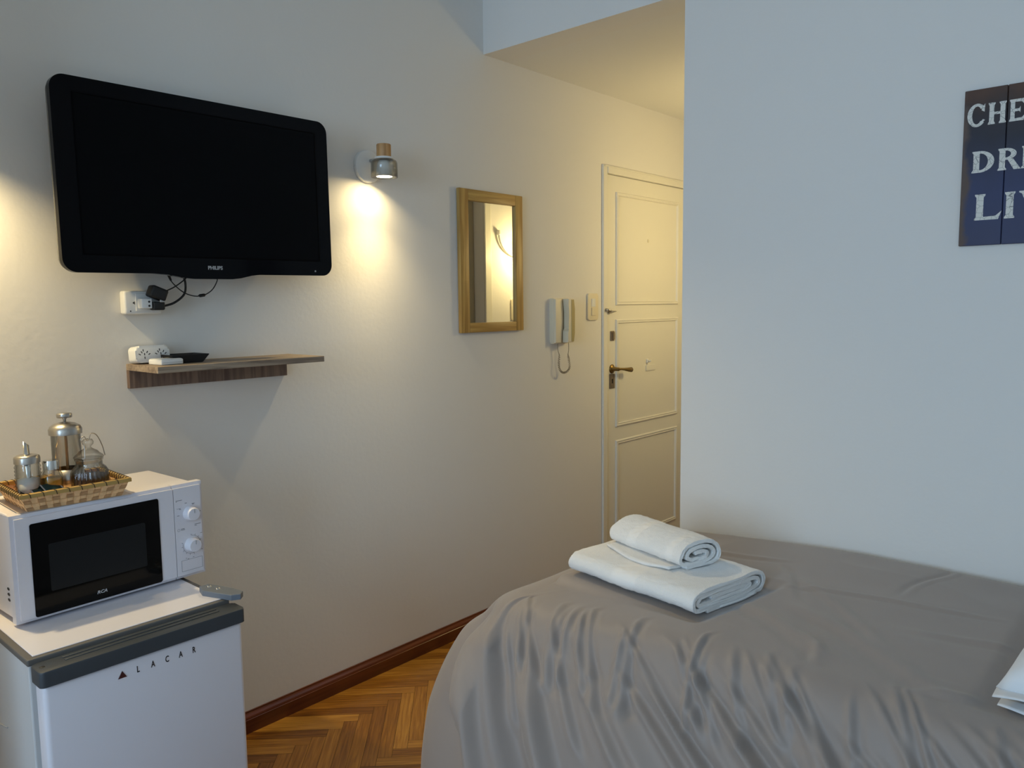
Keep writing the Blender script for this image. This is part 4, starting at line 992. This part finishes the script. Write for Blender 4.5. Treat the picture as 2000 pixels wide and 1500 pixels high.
vo = nt.nodes.new('ShaderNodeTexVoronoi'); vo.feature = 'DISTANCE_TO_EDGE'; vo.inputs['Scale'].default_value = 70; nt.links.new(tc.outputs['Object'], vo.inputs['Vector'])
r = nt.nodes.new('ShaderNodeValToRGB'); r.color_ramp.elements[0].position = 0.0; r.color_ramp.elements[0].color = (0.16, 0.16, 0.16, 1); r.color_ramp.elements[1].position = 0.035; r.color_ramp.elements[1].color = (0.74, 0.72, 0.66, 1)
nt.links.new(vo.outputs['Distance'], r.inputs['Fac']); nt.links.new(r.outputs['Color'], b.inputs['Base Color']); b.inputs['Roughness'].default_value = 0.7
M_let = m
for a0, a1 in ((0.0, 0.0985), (0.1000, 0.1995), (0.2010, 0.300)): obj('plank', B((a0, 0, 0), (a1, 0.010, 0.408), 0.0012, 1), M_sign, sg)
obj('backing_batten', B((0.02, 0.010, 0.05), (0.28, 0.0125, 0.35)), M_tvk, sg)
# serif capitals as polygons on a 1-high grid
def stem(x, w_, sf=0.05, h=1.0, top=True, bot=True):
    p = [(x-sf, 0), (x+w_+sf, 0), (x+w_+sf, 0.05), (x+w_, 0.13)] if bot else [(x, 0), (x+w_, 0)]
    p += [(x+w_, h-0.13), (x+w_+sf, h-0.05), (x+w_+sf, h), (x-sf, h), (x-sf, h-0.05), (x, h-0.13)] if top else [(x+w_, h), (x, h)]
    if bot: p += [(x, 0.13), (x-sf, 0.05)]
    return p
def ring_arc(cx, cy, ro, ri, rvo, rvi, a0, a1, n=18):
    o_ = [(cx+ro*math.cos(R(a0+(a1-a0)*i/n)), cy+rvo*math.sin(R(a0+(a1-a0)*i/n))) for i in range(n+1)]
    i_ = [(cx+ri*math.cos(R(a0+(a1-a0)*i/n)), cy+rvi*math.sin(R(a0+(a1-a0)*i/n))) for i in range(n+1)]
    return [[o_[k], o_[k+1], i_[k+1], i_[k]] for k in range(n)]
GL = {
 'C': ring_arc(0.42, 0.5, 0.44, 0.22, 0.52, 0.40, 42, 318) + [[(0.62, 0.70), (0.76, 0.62), (0.78, 0.98), (0.66, 0.86)], [(0.62, 0.22), (0.66, 0.14), (0.80, 0.26), (0.70, 0.30)]],
 'H': [stem(0.06, 0.22), stem(0.56, 0.22), [(0.28, 0.44), (0.56, 0.44), (0.56, 0.56), (0.28, 0.56)]],
 'E': [stem(0.06, 0.22), [(0.28, 0), (0.74, 0), (0.80, 0.28), (0.66, 0.14), (0.28, 0.12)], [(0.28, 1), (0.28, 0.88), (0.62, 0.86), (0.74, 0.74), (0.74, 1)], [(0.28, 0.44), (0.50, 0.44), (0.56, 0.36), (0.56, 0.66), (0.50, 0.56), (0.28, 0.56)]],
 'D': [stem(0.06, 0.22)] + ring_arc(0.28, 0.5, 0.52, 0.30, 0.50, 0.39, -90, 90),
 'R': [stem(0.06, 0.22)] + ring_arc(0.28, 0.73, 0.40, 0.20, 0.27, 0.16, -90, 90) + [[(0.36, 0.48), (0.56, 0.50), (0.82, 0.05), (0.86, 0), (0.60, 0)]],
 'I': [stem(0.06, 0.24)],
 'L': [stem(0.06, 0.22), [(0.28, 0), (0.74, 0), (0.84, 0.32), (0.66, 0.14), (0.28, 0.12)]],
 'V': [[(-0.02, 1), (-0.02, 0.95), (0.06, 0.90), (0.36, 0), (0.50, 0), (0.30, 0.90), (0.38, 0.95), (0.38, 1)], [(0.36, 0), (0.50, 0), (0.74, 0.90), (0.80, 0.95), (0.80, 1), (0.56, 1), (0.56, 0.95), (0.64, 0.90)]],
}
def glyph(ch, x, z, wd, h):
    bm = bmesh.new(); xs = wd/0.84
    for ip, pl_ in enumerate(GL[ch]):
        prism(bm, [(p[0]*xs+x, p[1]*h+z) for p in pl_], frame_my(0, -0.0002, 0), 0.0005+0.00003*(ip % 7)+(0.0001 if ip > 6 else 0))
    obj('lettering', bm, M_let, sg)
for ch, x, z, wd, h in (('C', 0.009, 0.312, 0.043, 0.058), ('H', 0.056, 0.313, 0.042, 0.055), ('E', 0.104, 0.313, 0.037, 0.055),
                        ('D', 0.023, 0.191, 0.055, 0.056), ('R', 0.083, 0.191, 0.052, 0.056), ('I', 0.136, 0.191, 0.050, 0.056),
                        ('L', 0.034, 0.066, 0.064, 0.068), ('I', 0.103, 0.066, 0.058, 0.068), ('V', 0.137, 0.066, 0.066, 0.068)):
    glyph(ch, x, z, wd, h)
